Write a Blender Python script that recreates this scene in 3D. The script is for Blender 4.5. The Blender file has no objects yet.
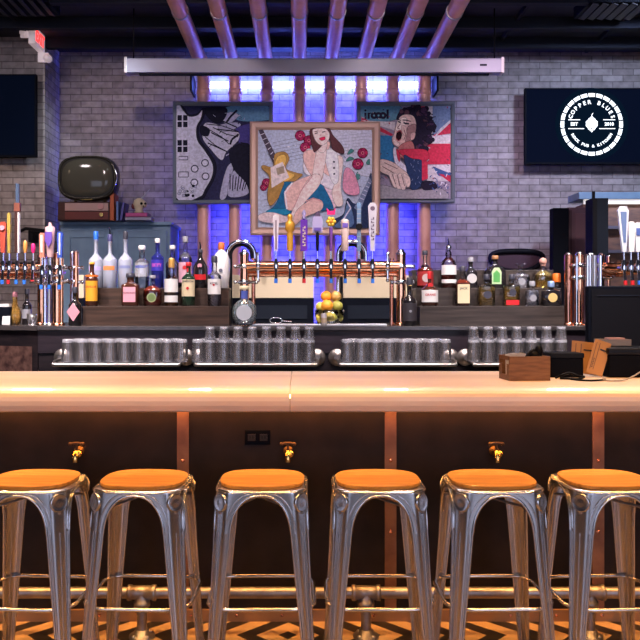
import bpy, math, random
from mathutils import Vector, Matrix
random.seed(7)
S = bpy.context.scene
COL = S.collection
PI = math.pi
# ------------------------------------------------------------------ camera
F, VX, VY, CZ = 795.0, 300.0, 305.0, 1.42
cd = bpy.data.cameras.new('camera'); cam = bpy.data.objects.new('camera', cd); COL.objects.link(cam)
cam.location = (0, 0, CZ); cam.rotation_euler = (PI/2, 0, 0)
cd.sensor_width = 36; cd.lens = F/640*36
cd.shift_x = (320-VX)/640; cd.shift_y = -(320-VY)/640
cd.clip_start = .05; cd.clip_end = 60
S.camera = cam
# ------------------------------------------------------------------ view + world
S.view_settings.view_transform = 'Standard'; S.view_settings.look = 'None'
S.view_settings.gamma = 1; S.view_settings.exposure = 0.27
S.view_settings.use_curve_mapping = False
try: S.cycles.transparent_max_bounces = 24
except Exception: pass
w = bpy.data.worlds.new('world'); S.world = w; w.use_nodes = True
w.node_tree.nodes['Background'].inputs[0].default_value = (.25, .27, .5, 1)
w.node_tree.nodes['Background'].inputs[1].default_value = .12
# ------------------------------------------------------------------ room lights and added fill
def area(name, loc, size, energy, col, target, spread=PI):
    l = bpy.data.lights.new(name, 'AREA'); l.shape = 'RECTANGLE'; l.size, l.size_y = size
    l.energy = energy; l.color = col; l.spread = spread
    o = bpy.data.objects.new(name, l); COL.objects.link(o); o.location = loc
    o.rotation_euler = (Vector(target)-Vector(loc)).to_track_quat('-Z', 'Y').to_euler(); return o
def spot(name, loc, energy, col, target, ang=60, blend=.6, r=.16):
    l = bpy.data.lights.new(name, 'SPOT'); l.energy = energy; l.color = col
    l.spot_size = math.radians(ang); l.spot_blend = blend; l.shadow_soft_size = r
    o = bpy.data.objects.new(name, l); COL.objects.link(o); o.location = loc
    o.rotation_euler = (Vector(target)-Vector(loc)).to_track_quat('-Z', 'Y').to_euler(); return o
WARM = (1, .46, .12); NEUT = (1, .84, .73); COOL = (.62, .72, 1)
# added cool fill lights behind the camera; no windows are built there
area('cool_fill_light', (-2.6, -3.8, 2.0), (3.0, 2.6), 62, (.66, .72, 1), (-1, 4, 1))
area('cool_fill_light', (2.8, -3.8, 2.0), (3.0, 2.6), 80, (.66, .72, 1), (1, 4, 1.2))
for x in (-2.4, -1.2, 0.0, 1.2, 2.4):          # warm downlights over the stools
    spot('stool_downlight', (x, 2.55, 3.9), 300, WARM, (x, 3.05, .7), 62, .7, .22)
for x in (-2.2, -.75, .75, 2.2):               # spots over the aisle behind the counter
    spot('counter_downlight', (x, 4.75, 3.9), 205, NEUT, (x, 3.75, 1.07), 58, .7)
for x in (-2.2, -1.1, 0, 1.1, 2.2):               # spots for the bottles
    spot('bottle_spot', (x, 3.6, 3.85), 640, (1, .87, .84), (x, 5.35, 1.5), 56, .6)
spot('wall_wash', (3.1, 5.4, 3.9), 360, COOL, (2.9, 8.2, 3.0), 68, .8)
spot('wall_wash', (1.2, 4.6, 3.9), 60, (1, .5, .55), (2.5, 8.2, 1.9), 40, .8)
spot('wall_wash', (1.6, 5.6, 3.9), 120, (.95, .68, .85), (2.1, 8.2, 2.4), 56, .8)
spot('wall_wash', (-2.6, 5.6, 3.9), 55, (.95, .8, .82), (-2.4, 8.2, 2.3), 85, .8)
spot('wall_wash', (-1.0, 6.2, 3.6), 70, (.85, .92, 1), (-2.48, 7.95, 2.9), 30, .8)  # added cool spot to offset blue spill on the return wall
spot('wall_wash', (-3.4, 6.0, 3.2), 45, (1, .68, .45), (-3.0, 7.7, 2.2), 60, .8)
for x in (-1.0, .9): spot('picture_spot', (x, 3.4, 3.9), 400, (1, .80, .84), (x*.7, 7.95, 2.5), 54, .7)
for x in (-1.2, 1.2): spot('room_downlight', (x, .6, 3.9), 120, (1, .62, .30), (x, 2.6, .4), 60, .7, .12)
# ------------------------------------------------------------------ helpers
def X(px, d): return (px-VX)*d/F
def Z(py, d): return CZ-(py-VY)*d/F
class MB:
    def __init__(s): s.v = []; s.f = []; s.m = []; s.s = []
    def add(s, vs, fs, m=0, sm=False):
        b = len(s.v); s.v += [tuple(p) for p in vs]
        for f in fs: s.f.append(tuple(b+i for i in f)); s.m.append(m); s.s.append(sm)
        return s
    def box(s, x0, x1, y0, y1, z0, z1, m=0):
        vs = [(x, y, z) for x in (x0, x1) for y in (y0, y1) for z in (z0, z1)]
        return s.add(vs, [(0,1,3,2),(4,6,7,5),(0,4,5,1),(2,3,7,6),(0,2,6,4),(1,5,7,3)], m)
    def rbox(s, c, size, rot, m=0):          # box centred at c, turned by an euler
        M = Matrix.Translation(c) @ Matrix.Rotation(rot[2], 4, 'Z') @ Matrix.Rotation(rot[1], 4, 'Y') @ Matrix.Rotation(rot[0], 4, 'X')
        a, b, c_ = [q/2 for q in size]; n = MB().box(-a, a, -b, b, -c_, c_)
        return s.add([M @ Vector(p) for p in n.v], n.f, m)
    def loft(s, rings, m=0, sm=True, closed=True, cap=True):
        n = len(rings[0]); vs = [p for r in rings for p in r]; fs = []
        for i in range(len(rings)-1):
            for j in range(n if closed else n-1):
                k = (j+1) % n; fs.append((i*n+j, i*n+k, (i+1)*n+k, (i+1)*n+j))
        s.add(vs, fs, m, sm)
        if cap and closed:
            s.add(rings[0], [tuple(range(n))[::-1]], m); s.add(rings[-1], [tuple(range(n))], m)
        return s
    def lathe(s, prof, c=(0,0,0), n=20, m=0, axis='z', p=None, cap=True, a0=0, a1=2*PI, sm=True, sx=1, sy=1):
        rings = []; full = abs(a1-a0-2*PI) < 1e-6; cnt = n if full else n+1
        for i, (r, z) in enumerate(prof):
            e = p[i] if p else 2; ring = []
            for k in range(cnt):
                t = a0+(a1-a0)*k/n; ct, st = math.cos(t), math.sin(t)
                q = r if e == 2 else r/((abs(ct)**e+abs(st)**e)**(1/e))
                a, b = q*ct*sx, q*st*sy
                if axis == 'z': ring.append((c[0]+a, c[1]+b, c[2]+z))
                elif axis == 'y': ring.append((c[0]+a, c[1]+z, c[2]+b))
                else: ring.append((c[0]+z, c[1]+a, c[2]+b))
            rings.append(ring)
        return s.loft(rings, m, sm, full, cap and full)
    def tube(s, pts, r, n=10, m=0, closed=False):
        P = [Vector(p) for p in pts]; N = len(P); rings = []; up = None
        for i in range(N):
            if closed: t = (P[(i+1) % N]-P[i-1]).normalized()
            else: t = (P[min(i+1, N-1)]-P[max(i-1, 0)]).normalized()
            if up is None:
                up = t.orthogonal().normalized()
            up = (up - t*up.dot(t)); up = up.normalized() if up.length > 1e-6 else t.orthogonal().normalized()
            sd = t.cross(up); rr = r[i] if isinstance(r, (list, tuple)) else r
            rings.append([P[i]+(up*math.cos(a)+sd*math.sin(a))*rr for a in [2*PI*k/n for k in range(n)]])
        if closed: rings.append(rings[0])
        return s.loft(rings, m, True, True, not closed)
    def ball(s, c, r, m=0, n=14, sx=1, sy=1, sz=1):
        k = n//2; prof = [(r*math.sin(PI*i/k)+1e-5, -r*math.cos(PI*i/k)*sz) for i in range(k+1)]
        return s.lathe(prof, c, n, m, sx=sx, sy=sy, cap=False)
    def prism(s, pts, a, b, m=0, plane='xz', sm=False):   # polygon pts extruded between a and b along the third axis
        def q(p, t):
            return (p[0], t, p[1]) if plane == 'xz' else ((p[0], p[1], t) if plane == 'xy' else (t, p[0], p[1]))
        n = len(pts); s.add([q(p, a) for p in pts]+[q(p, b) for p in pts],
              [tuple(range(n)), tuple(range(2*n-1, n-1, -1))], m)
        s.add([q(p, a) for p in pts]+[q(p, b) for p in pts], [(i, (i+1) % n, n+(i+1) % n, n+i) for i in range(n)], m, sm); return s
    def text(s, txt, size, c, m=0, th=.001, fn=None, rot=0, bold=0):   # letters standing in the xz plane, facing -y
        cu = bpy.data.curves.new('t', 'FONT'); cu.body = txt; cu.size = size; cu.align_x = 'CENTER'; cu.align_y = 'CENTER'
        cu.extrude = th; cu.resolution_u = 2; cu.offset = bold
        o = bpy.data.objects.new('t', cu); me = bpy.data.meshes.new_from_object(o)
        vs = []
        cr, sr = math.cos(rot), math.sin(rot)
        for q in me.vertices:
            x, z, d = q.co.x*cr-q.co.y*sr, q.co.x*sr+q.co.y*cr, -q.co.z
            p = (c[0]+x, c[1]+d, c[2]+z); vs.append(fn(p) if fn else p)
        s.add(vs, [tuple(pl.vertices) for pl in me.polygons], m)
        bpy.data.objects.remove(o); bpy.data.curves.remove(cu); bpy.data.meshes.remove(me); return s
    def build(s, name, mats, parent=None, loc=(0,0,0), bevel=0, label=None):
        me = bpy.data.meshes.new(name); me.from_pydata(s.v, [], s.f); me.validate()
        if not isinstance(mats, (list, tuple)): mats = [mats]
        for q in mats: me.materials.append(q)
        if len(me.polygons) == len(s.f):
            me.polygons.foreach_set('material_index', s.m); me.polygons.foreach_set('use_smooth', s.s)
        me.update()
        o = bpy.data.objects.new(name, me); COL.objects.link(o); o.location = loc
        if parent: o.parent = parent
        if bevel:
            b = o.modifiers.new('bevel', 'BEVEL'); b.width = bevel; b.segments = 2; b.limit_method = 'ANGLE'
        if label: o['label'] = label
        return o
def tag(o, label, cat, group=None, kind=None):
    o['label'] = label; o['category'] = cat
    if group: o['group'] = group
    if kind: o['kind'] = kind
    return o
def thing(name, label, cat, loc=(0,0,0), rz=0, group=None):
    o = bpy.data.objects.new(name, None); COL.objects.link(o); o.location = loc; o.rotation_euler.z = rz
    o.empty_display_size = .05
    return tag(o, label, cat, group)
def struct(mb, name, mats, **k):
    o = mb.build(name, mats, **k); o['kind'] = 'structure'; return o
def copy_tree(o, parent=None):
    c = o.copy(); COL.objects.link(c)
    if parent: c.parent = parent
    for ch in list(o.children): copy_tree(ch, c)
    return c
ORD = ['first','second','third','fourth','fifth','sixth','seventh','eighth','ninth','tenth','eleventh','twelfth','thirteenth']
# ------------------------------------------------------------------ materials
def mat(name, col, rough=.5, metal=0, noise=None, bump=None, emis=None, es=1, coat=0, stretch=None, spec=None):
    m = bpy.data.materials.new(name); m.use_nodes = True; nt = m.node_tree; b = nt.nodes['Principled BSDF']
    b.inputs['Base Color'].default_value = (*col, 1); b.inputs['Roughness'].default_value = rough
    b.inputs['Metallic'].default_value = metal; b.inputs['Coat Weight'].default_value = coat
    if spec is not None: b.inputs['Specular IOR Level'].default_value = spec
    if emis: b.inputs['Emission Color'].default_value = (*emis, 1); b.inputs['Emission Strength'].default_value = es
    if noise or bump:
        tc = nt.nodes.new('ShaderNodeTexCoord'); mp = nt.nodes.new('ShaderNodeMapping'); nt.links.new(tc.outputs['Object'], mp.inputs[0])
        if stretch: mp.inputs['Scale'].default_value = stretch
        nz = nt.nodes.new('ShaderNodeTexNoise'); nz.inputs['Detail'].default_value = 6
        nz.inputs['Scale'].default_value = (noise or bump)[0]; nt.links.new(mp.outputs[0], nz.inputs['Vector'])
        if noise:
            mx = nt.nodes.new('ShaderNodeMix'); mx.data_type = 'RGBA'; mx.inputs['A'].default_value = (*col, 1)
            mx.inputs['B'].default_value = (*noise[1], 1)
            rp = nt.nodes.new('ShaderNodeMapRange'); rp.inputs[1].default_value = .35; rp.inputs[2].default_value = .65
            nt.links.new(nz.outputs['Fac'], rp.inputs[0]); nt.links.new(rp.outputs[0], mx.inputs['Factor'])
            nt.links.new(mx.outputs['Result'], b.inputs['Base Color'])
        if bump:
            bp = nt.nodes.new('ShaderNodeBump'); bp.inputs['Strength'].default_value = bump[1]; bp.inputs['Distance'].default_value = .01
            nt.links.new(nz.outputs['Fac'], bp.inputs['Height']); nt.links.new(bp.outputs[0], b.inputs['Normal'])
    return m
def glass(name, tint, opacity=0, rough=.08, body=None):
    m = bpy.data.materials.new(name); m.use_nodes = True; nt = m.node_tree; nt.nodes.clear()
    out = nt.nodes.new('ShaderNodeOutputMaterial'); tr = nt.nodes.new('ShaderNodeBsdfTransparent'); gl = nt.nodes.new('ShaderNodeBsdfGlossy')
    tr.inputs[0].default_value = (*tint, 1); gl.inputs['Roughness'].default_value = rough
    gl.inputs[0].default_value = (.95, .95, 1, 1)
    df = nt.nodes.new('ShaderNodeBsdfDiffuse'); df.inputs[0].default_value = (*(body or tint), 1)
    m1 = nt.nodes.new('ShaderNodeMixShader'); m1.inputs[0].default_value = opacity
    nt.links.new(tr.outputs[0], m1.inputs[1]); nt.links.new(df.outputs[0], m1.inputs[2])
    fr = nt.nodes.new('ShaderNodeFresnel'); fr.inputs[0].default_value = 1.55
    m2 = nt.nodes.new('ShaderNodeMixShader'); nt.links.new(fr.outputs[0], m2.inputs[0])
    nt.links.new(m1.outputs[0], m2.inputs[1]); nt.links.new(gl.outputs[0], m2.inputs[2]); nt.links.new(m2.outputs[0], out.inputs[0]); return m
def brick_mat(name, c1, c2, mortar, axis='x'):
    m = bpy.data.materials.new(name); m.use_nodes = True; nt = m.node_tree; b = nt.nodes['Principled BSDF']; L = nt.links.new
    ge = nt.nodes.new('ShaderNodeNewGeometry'); sp = nt.nodes.new('ShaderNodeSeparateXYZ'); cb = nt.nodes.new('ShaderNodeCombineXYZ')
    L(ge.outputs['Position'], sp.inputs[0]); L(sp.outputs[0 if axis == 'x' else 1], cb.inputs[0]); L(sp.outputs[2], cb.inputs[1])
    br = nt.nodes.new('ShaderNodeTexBrick'); L(cb.outputs[0], br.inputs['Vector'])
    br.inputs['Scale'].default_value = 1; br.inputs['Brick Width'].default_value = .215; br.inputs['Row Height'].default_value = .0665
    br.inputs['Mortar Size'].default_value = .0045; br.inputs['Mortar Smooth'].default_value = .3; br.inputs['Bias'].default_value = -.1
    br.inputs['Color1'].default_value = (*c1, 1); br.inputs['Color2'].default_value = (*c2, 1); br.inputs['Mortar'].default_value = (*mortar, 1)
    nz = nt.nodes.new('ShaderNodeTexNoise'); nz.inputs['Scale'].default_value = 14; nz.inputs['Detail'].default_value = 8; L(ge.outputs['Position'], nz.inputs['Vector'])
    rp = nt.nodes.new('ShaderNodeMapRange'); rp.inputs[1].default_value = .3; rp.inputs[2].default_value = .7; rp.inputs[3].default_value = .7; rp.inputs[4].default_value = 1.15
    L(nz.outputs['Fac'], rp.inputs[0])
    mx = nt.nodes.new('ShaderNodeMix'); mx.data_type = 'RGBA'; mx.blend_type = 'MULTIPLY'; mx.inputs['Factor'].default_value = 1
    L(br.outputs['Color'], mx.inputs['A']); L(rp.outputs[0], mx.inputs['B']); L(mx.outputs['Result'], b.inputs['Base Color'])
    b.inputs['Roughness'].default_value = .8
    ad = nt.nodes.new('ShaderNodeMath'); ad.operation = 'MULTIPLY_ADD'; L(br.outputs['Fac'], ad.inputs[0]); ad.inputs[1].default_value = -1.0; L(nz.outputs['Fac'], ad.inputs[2])
    bp = nt.nodes.new('ShaderNodeBump'); bp.inputs['Strength'].default_value = .7; bp.inputs['Distance'].default_value = .012
    L(ad.outputs[0], bp.inputs['Height']); L(bp.outputs[0], b.inputs['Normal']); return m
def chevron_floor():
    m = bpy.data.materials.new('chevron_tile'); m.use_nodes = True; nt = m.node_tree; b = nt.nodes['Principled BSDF']; L = nt.links.new
    ge = nt.nodes.new('ShaderNodeNewGeometry'); sp = nt.nodes.new('ShaderNodeSeparateXYZ'); L(ge.outputs['Position'], sp.inputs[0])
    def M_(op, a, bb=None):
        n = nt.nodes.new('ShaderNodeMath'); n.operation = op
        for i, q in enumerate((a, bb)):
            if q is None: continue
            if isinstance(q, (int, float)): n.inputs[i].default_value = q
            else: L(q, n.inputs[i])
        return n.outputs[0]
    ax = M_('PINGPONG', M_('SUBTRACT', sp.outputs[0], -.052), 2.4)
    ay = M_('PINGPONG', M_('SUBTRACT', sp.outputs[1], 3.42), 1.2)
    t = M_('ADD', ax, ay); t = M_('ADD', t, .045); t = M_('DIVIDE', t, .18); fr = M_('FRACT', t)
    edge = M_('GREATER_THAN', fr, .48)
    nz = nt.nodes.new('ShaderNodeTexNoise'); nz.inputs['Scale'].default_value = 9; nz.inputs['Detail'].default_value = 6; L(ge.outputs['Position'], nz.inputs['Vector'])
    mx = nt.nodes.new('ShaderNodeMix'); mx.data_type = 'RGBA'; L(edge, mx.inputs['Factor'])
    mx.inputs['A'].default_value = (.022, .018, .02, 1); mx.inputs['B'].default_value = (.62, .42, .24, 1)
    m2 = nt.nodes.new('ShaderNodeMix'); m2.data_type = 'RGBA'; m2.blend_type = 'MULTIPLY'; m2.inputs['Factor'].default_value = .5
    L(mx.outputs['Result'], m2.inputs['A']); L(nz.outputs['Fac'], m2.inputs['B']); L(m2.outputs['Result'], b.inputs['Base Color'])
    b.inputs['Roughness'].default_value = .38; return m
def wood(name, c1, c2, rough=.45, stretch=(1.2, 14, 14), sc=4, coat=0):
    return mat(name, c1, rough, 0, (sc, c2), (sc*2, .12), coat=coat, stretch=stretch, spec=.22)

brick = brick_mat('whitewashed_brick', (.30, .265, .27), (.20, .17, .175), (.13, .11, .115))
brick_side = brick_mat('whitewashed_brick_side', (.44, .42, .42), (.30, .28, .29), (.2, .19, .2), 'y')
copper = mat('copper', (.86, .42, .30), .25, 1, (5, (.60, .25, .15)))
copper_w = mat('satin_copper_pipe', (.74, .40, .33), .40, .15, (6, (.64, .32, .26)))
copper_s = mat('polished_copper', (.93, .47, .28), .16, 1)
copper_d = mat('aged_copper_strip', (.27, .13, .075), .5, .4, (9, (.16, .07, .045)))
steel = mat('raw_steel', (.63, .62, .63), .26, 1)
steel_d = mat('dark_iron_pipe', (.42, .41, .43), .42, .9, (12, (.28, .25, .25)), (40, .15))
chrome = mat('chrome', (.85, .84, .88), .08, 1)
stain = mat('stainless', (.62, .60, .60), .3, 1)
seatwood = wood('oiled_seat_wood', (.72, .31, .055), (.50, .19, .03), .38, (1.2, 16, 4), 5, .25)
dkwood = wood('dark_riser_wood', (.055, .030, .021), (.022, .013, .010), .5, (1, 10, 14), 3)
bkwood = wood('black_stained_wood', (.018, .012, .014), (.008, .006, .008), .4, (1, 10, 14), 3)
greywood = wood('grey_riser_wood', (.048, .036, .032), (.022, .017, .016), .45, (1, 10, 14), 3)
boxwood = wood('caddy_walnut', (.21, .105, .05), (.14, .065, .032), .45, (3, 14, 20), 4)
ctop = mat('pale_copper_counter', (.80, .65, .53), .48, .15, (2.5, (.70, .54, .45)), coat=.2, stretch=(.5, 2, 2))
panel_m = mat('dark_bronze_panel', (.020, .014, .015), .55, 0, (7, (.012, .009, .010)), (25, .06), spec=.15)
black = mat('matte_black', (.005, .005, .007), .5, spec=.08)
blackg = mat('gloss_black', (.008, .008, .012), .12)
black_p = mat('black_plastic', (.004, .005, .009), .6, spec=.03)
charcoal = mat('charcoal', (.011, .014, .022), .6, spec=.04)
ceil_m = mat('dark_ceiling', (.016, .020, .036), .75, 0, (3, (.008, .009, .014)))
beam_m = mat('ceiling_beam_paint', (.012, .015, .028), .7, spec=.2)
white_m = mat('white_enamel', (.75, .75, .78), .4)
white_g = mat('gloss_white', (.62, .60, .61), .2)
screen_m = mat('screen_case_white', (.34, .35, .44), .5)
bluecab = mat('slate_blue_paint', (.15, .25, .36), .5, 0, (8, (.12, .20, .30)))
led = mat('blue_led', (0, 0, 0), .5, emis=(.035, .04, 1), es=75)
ledw = mat('blue_white_led', (0, 0, 0), .5, emis=(.12, .18, 1), es=52)
ledwarm = mat('warm_led', (0, 0, 0), .5, emis=(1, .42, .09), es=50)
gold = mat('brass', (.90, .58, .18), .22, 1)
cream = mat('cream', (.72, .62, .48), .5)
beige = mat('beige_board', (.50, .41, .29), .6)
gl = glass('clear_glass', (.96, .97, .98))
glpint = glass('pint_glass', (.975, .965, .96), .055, .16, (.85, .78, .76)); gl_highlight = glass('thick_glass_highlight', (.95, .95, .97), .26, .16, (.88, .88, .98))  # whitened base and rim glass stands in for light caught there
def C(name, col, rough=.45, metal=0): return mat(name, tuple(q*(.42+.26*(q/max(max(col), .01)) if max(col) > .3 and metal < .5 else 1) for q in col), rough, metal, spec=.3)
c_white = C('label_white', (.80, .78, .78)); c_cream = C('label_cream', (.75, .66, .48)); c_yel = C('label_yellow', (.85, .47, .05))
c_red = C('label_red', (.62, .03, .04)); c_blue = C('label_blue', (.05, .10, .55)); c_orange = C('label_orange', (.85, .25, .03))
c_pink = C('label_pink', (.78, .42, .50)); c_green = C('label_green', (.12, .36, .12)); c_purple = C('label_purple', (.17, .06, .50))
c_mag = C('magenta', (.75, .03, .25)); c_lil = C('lilac', (.55, .48, .75)); c_grey = C('label_grey', (.32, .32, .35)); c_brown = C('brown', (.16, .05, .03))
c_dark = C('label_dark', (.03, .03, .045)); c_tan = C('tan_card', (.62, .38, .17)); c_sky = C('tip_blue', (.05, .25, .75)); c_navy = C('navy', (.05, .09, .2))

# ------------------------------------------------------------------ the room
CEIL = Z(52, 8.2)
struct(MB().box(-6, 6, -4.5, 8.6, -.1, 0), 'floor', chevron_floor())
struct(MB().box(-6, 6, -4.5, 8.6, CEIL, CEIL+.1), 'ceiling', ceil_m)
JX = X(45, 7.74)
struct(MB().box(JX, 6, 8.2, 8.4, 0, CEIL), 'wall_back', brick)
struct(MB().box(-6, JX-.02, 7.74, 8.4, 0, CEIL), 'wall_back_left', brick)
struct(MB().box(JX-.02, JX, 7.735, 8.2, 0, CEIL), 'wall_return_left', brick_side)
dk = mat('dark_plaster', (.05, .045, .05), .8)
struct(MB().box(-6.1, -6, -4.5, 8.4, 0, CEIL), 'wall_left', dk)
struct(MB().box(6, 6.1, -4.5, 8.4, 0, CEIL), 'wall_right', dk)
struct(MB().box(-6, 6, -4.6, -4.5, 0, CEIL), 'wall_front', dk)
# ceiling beams and duct, over the bar
b = MB()
for y in (5.0, 5.9, 6.6, 7.2, 7.75): b.box(-5.9, 5.9, y, y+.07, CEIL-.10, CEIL)
struct(b, 'trim_1', beam_m)
b = MB()
for x in (-3.9, -2.6, 1.95, 2.9, 3.9): b.box(x, x+.03, 2, 8.1, CEIL-.04, CEIL)
struct(b, 'trim_2', beam_m)
# two ceiling vents
for (px, py, lab) in ((22, 9, 'dark slatted ceiling vent above the exit sign'), (612, 13, 'dark slatted ceiling vent above the big screen with the round logo')):
    d = (CEIL-.12-CZ)*F/(VY-py)
    t = thing('ceiling_vent', lab, 'vent', (X(px, d), d, CEIL-.12))
    MB().box(-.26, .26, -.2, .2, .02, .12).build('vent_body', charcoal, t, bevel=.004)
    for k in range(6):
        MB().rbox((-.2+.08*k, 0, .01), (.05, .36, .006), (0, .3, 0)).build('vent_slat', C('slat', (.03, .03, .04)), t)

# ------------------------------------------------------------------ copper pipes and LEDs
PXS = [204, 235, 267, 299.5, 330, 361, 392.5, 424]
BZ = 3.79; PR = .066
for i, px in enumerate(PXS):
    x = X(px, 8.0)
    t = thing('copper_pipe', f'tall copper pipe bending from wall to ceiling, {ORD[i]} from the left', 'pipe', (x, 8.0, 0), group='copper pipes on the back wall')
    pts = [(0, 0, .0), (0, 0, BZ-.16)] + [(0, -.16+.16*math.cos(a), BZ-.16+.16*math.sin(a)) for a in [PI/2*k/6 for k in range(1, 7)]] + [(0, -6.2, BZ)]
    MB().tube(pts, PR, 20).build('pipe', copper_w, t)
    MB().lathe([(PR+.001, 0), (PR+.008, .005), (PR+.008, .05), (PR+.001, .055)], (0, 0, BZ-.26), 20).build('coupling', copper_w, t)
    MB().lathe([(PR+.001, 0), (PR+.008, .005), (PR+.008, .05), (PR+.001, .055)], (0, -.30, BZ), 20, axis='y').build('coupling', copper_w, t)
    if 0 < i < 7: MB().box(-.025, .025, PR-.004, PR+.006, .2, 3.5).build('led_strip', led, t, label='blue LED strip on the back of the pipe')
    MB().lathe([(PR+.001, 0), (PR+.03, .0), (PR+.03, .015), (PR+.001, .02)], (0, 0, 0), 20).build('floor_flange', copper_w, t)
    for yy in (-1.6, -4.0):
        MB().lathe([(PR+.001, 0), (PR+.006, .0), (PR+.006, .03), (PR+.001, .03)], (0, yy, BZ), 20, axis='y').box(-.01, .01, yy, yy+.03, BZ+PR, CEIL-.0).build('pipe_hanger', steel_d, t)
l = MB().box(X(204, 8.1), X(424, 8.1), 8.12, 8.2, 3.66, 3.70).box(X(204, 8.1)-.12, X(204, 8.1)-.10, 7.93, 8.2, 3.56, 3.74, 1).box(X(424, 8.1)+.10, X(424, 8.1)+.12, 7.93, 8.2, 3.56, 3.74, 1).build('led_bar', [ledw, black])  # black end plates added to keep blue spill off the side walls
tag(l, 'bright blue-white LED bar across the wall behind the screen case', 'light')

# ------------------------------------------------------------------ projector screen case
d = 7.0; x0, x1 = X(128, d), X(500, d); z0, z1 = Z(74, d), Z(60, d)
t = thing('projector_screen', 'long white rolled-up projector screen case hanging below the pipes', 'projector screen', ((x0+x1)/2, d, z0))
hw = (x1-x0)/2; H = z1-z0
MB().prism([(-.06, 0), (.05, 0), (.06, .02), (.06, H-.02), (.04, H), (-.05, H), (-.06, H-.015)], -hw, hw, plane='yz').build('case', screen_m, t)
for s_ in (-1, 1):
    MB().box(s_*(hw+.01)-.012, s_*(hw+.01)+.012, -.065, .065, -.005, H+.01).build('end_cap', white_g, t, bevel=.004)
    MB().tube([(s_*(hw-.05), 0, H), (s_*(hw-.05), 0, CEIL-z0)], .006, 6).build('hanging_rod', black, t)
MB().box(-hw+.1, hw-.1, -.02, .02, -.012, .0).build('weight_bar', charcoal, t)
MB().box(hw-.19, hw-.13, -.062, -.058, H*.5-.008, H*.5+.008).build('maker_plate', charcoal, t)

# ------------------------------------------------------------------ paintings
def smooth(pts, n=6):
    out = []; N = len(pts)
    for i in range(N):
        p0, p1, p2, p3 = [pts[(i+k-1) % N] for k in range(4)]
        for j in range(n):
            u = j/n
            out.append(tuple(.5*((2*p1[k])+(-p0[k]+p2[k])*u+(2*p0[k]-5*p1[k]+4*p2[k]-p3[k])*u*u+(-p0[k]+3*p1[k]-3*p2[k]+p3[k])*u**3) for k in (0, 1)))
    return out
class Art:      # a flat painting; pts are given in the painting's own grid
    def __init__(s, ox, oy, k, w_, h_): s.mb = MB(); s.mats = []; s.ix = {}; s.ox, s.oy, s.k = ox, oy, k; s.n = 0; s.ol = .0016; s.w, s.h = w_, h_
    def mi(s, c):
        if c not in s.ix: s.ix[c] = len(s.mats); s.mats.append(mat('paint', tuple(min(1, q*1.35) if max(c) > .2 else q for q in c), .6, 0, (45, tuple(q*.95 if max(c) > .2 else q*.7 for q in c)), spec=.08))
        return s.ix[c]
    def P(s, pts): return [(min(max((p[0]-s.ox)*s.k, -s.w), s.w), min(max((s.oy-p[1])*s.k, -s.h), s.h)) for p in pts]
    def poly(s, pts, c, sm=True):
        q = s.P(smooth(pts) if sm else pts); s.n += 1; y = -.0012-.0002*s.n
        cl = [q[0]]
        for p in q[1:]:
            if (p[0]-cl[-1][0])**2+(p[1]-cl[-1][1])**2 > 1e-8: cl.append(p)
        if s.ol and sm:
            ln = pts+[pts[0]]; s.n += 0
            for a_, b_2 in zip(q, q[1:]+q[:1]):
                dx, dy = b_2[0]-a_[0], b_2[1]-a_[1]; L_ = math.hypot(dx, dy)
                if L_ < 1e-5 or L_ > .12: continue
                nx, ny = -dy/L_*s.ol, dx/L_*s.ol
                s.mb.add([(a_[0]+nx, y-.0001, a_[1]+ny), (b_2[0]+nx, y-.0001, b_2[1]+ny), (b_2[0]-nx, y-.0001, b_2[1]-ny), (a_[0]-nx, y-.0001, a_[1]-ny)], [(0, 1, 2, 3)], s.mi(tuple(round(v*.3, 4) for v in c)))
        if len(cl) > 2: s.mb.add([(a, y, b_) for a, b_ in cl], [tuple(range(len(cl)))], s.mi(c))
    def line(s, pts, w_, c):
        for a, b_ in zip(pts[:-1], pts[1:]):
            dx, dy = b_[0]-a[0], b_[1]-a[1]; L = math.hypot(dx, dy) or 1; nx, ny = -dy/L*w_/2, dx/L*w_/2
            s.poly([(a[0]+nx, a[1]+ny), (b_[0]+nx, b_[1]+ny), (b_[0]-nx, b_[1]-ny), (a[0]-nx, a[1]-ny)], c, False)
    def dot(s, x, y, r, c, e=1): s.poly([(x+r*math.cos(a), y+r*e*math.sin(a)) for a in [PI/3*k for k in range(6)]], c)
def framed(name, label, px0, py0, px1, py1, d, fw, fmat, mk, pipes_y=7.93):
    cx, cz = X((px0+px1)/2, d), Z((py0+py1)/2, d); hw, hh = (px1-px0)/2*d/F, (py1-py0)/2*d/F
    t = thing(name, label, 'picture', (cx, d, cz-hh)); w_ = fw*d/F
    fr = MB()
    prof = [(0, .03), (0, -.02), (w_*.25, -.03), (w_*.7, -.022), (w_, -.008), (w_, .03)]
    for (ax, az, bx, bz) in ((-hw, -hh, hw, -hh), (hw, -hh, hw, hh), (hw, hh, -hw, hh), (-hw, hh, -hw, -hh)):
        ra = []; rb = []
        for (o, y) in prof:
            ra.append((ax*(1-o/hw), y, az*(1-o/hh)+hh)); rb.append((bx*(1-o/hw), y, bz*(1-o/hh)+hh))
        fr.loft([ra, rb], 0, False, True, False)
    fr.build('frame', fmat, t)
    MB().box(-hw+.01, hw-.01, .012, .03, .01, 2*hh-.01).build('backing', black, t)
    MB().box(-.05, .05, .03, pipes_y-d, 2*hh-.1, 2*hh-.04).build('hanging_bracket', black, t)
    a = Art((px0+px1)/2, (py0+py1)/2, d/F, hw-w_*.9, hh-w_*.9); mk(a)
    ar = a.mb; ar.build('painting', a.mats, t, (0, 0.0, hh))
    return t
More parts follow.
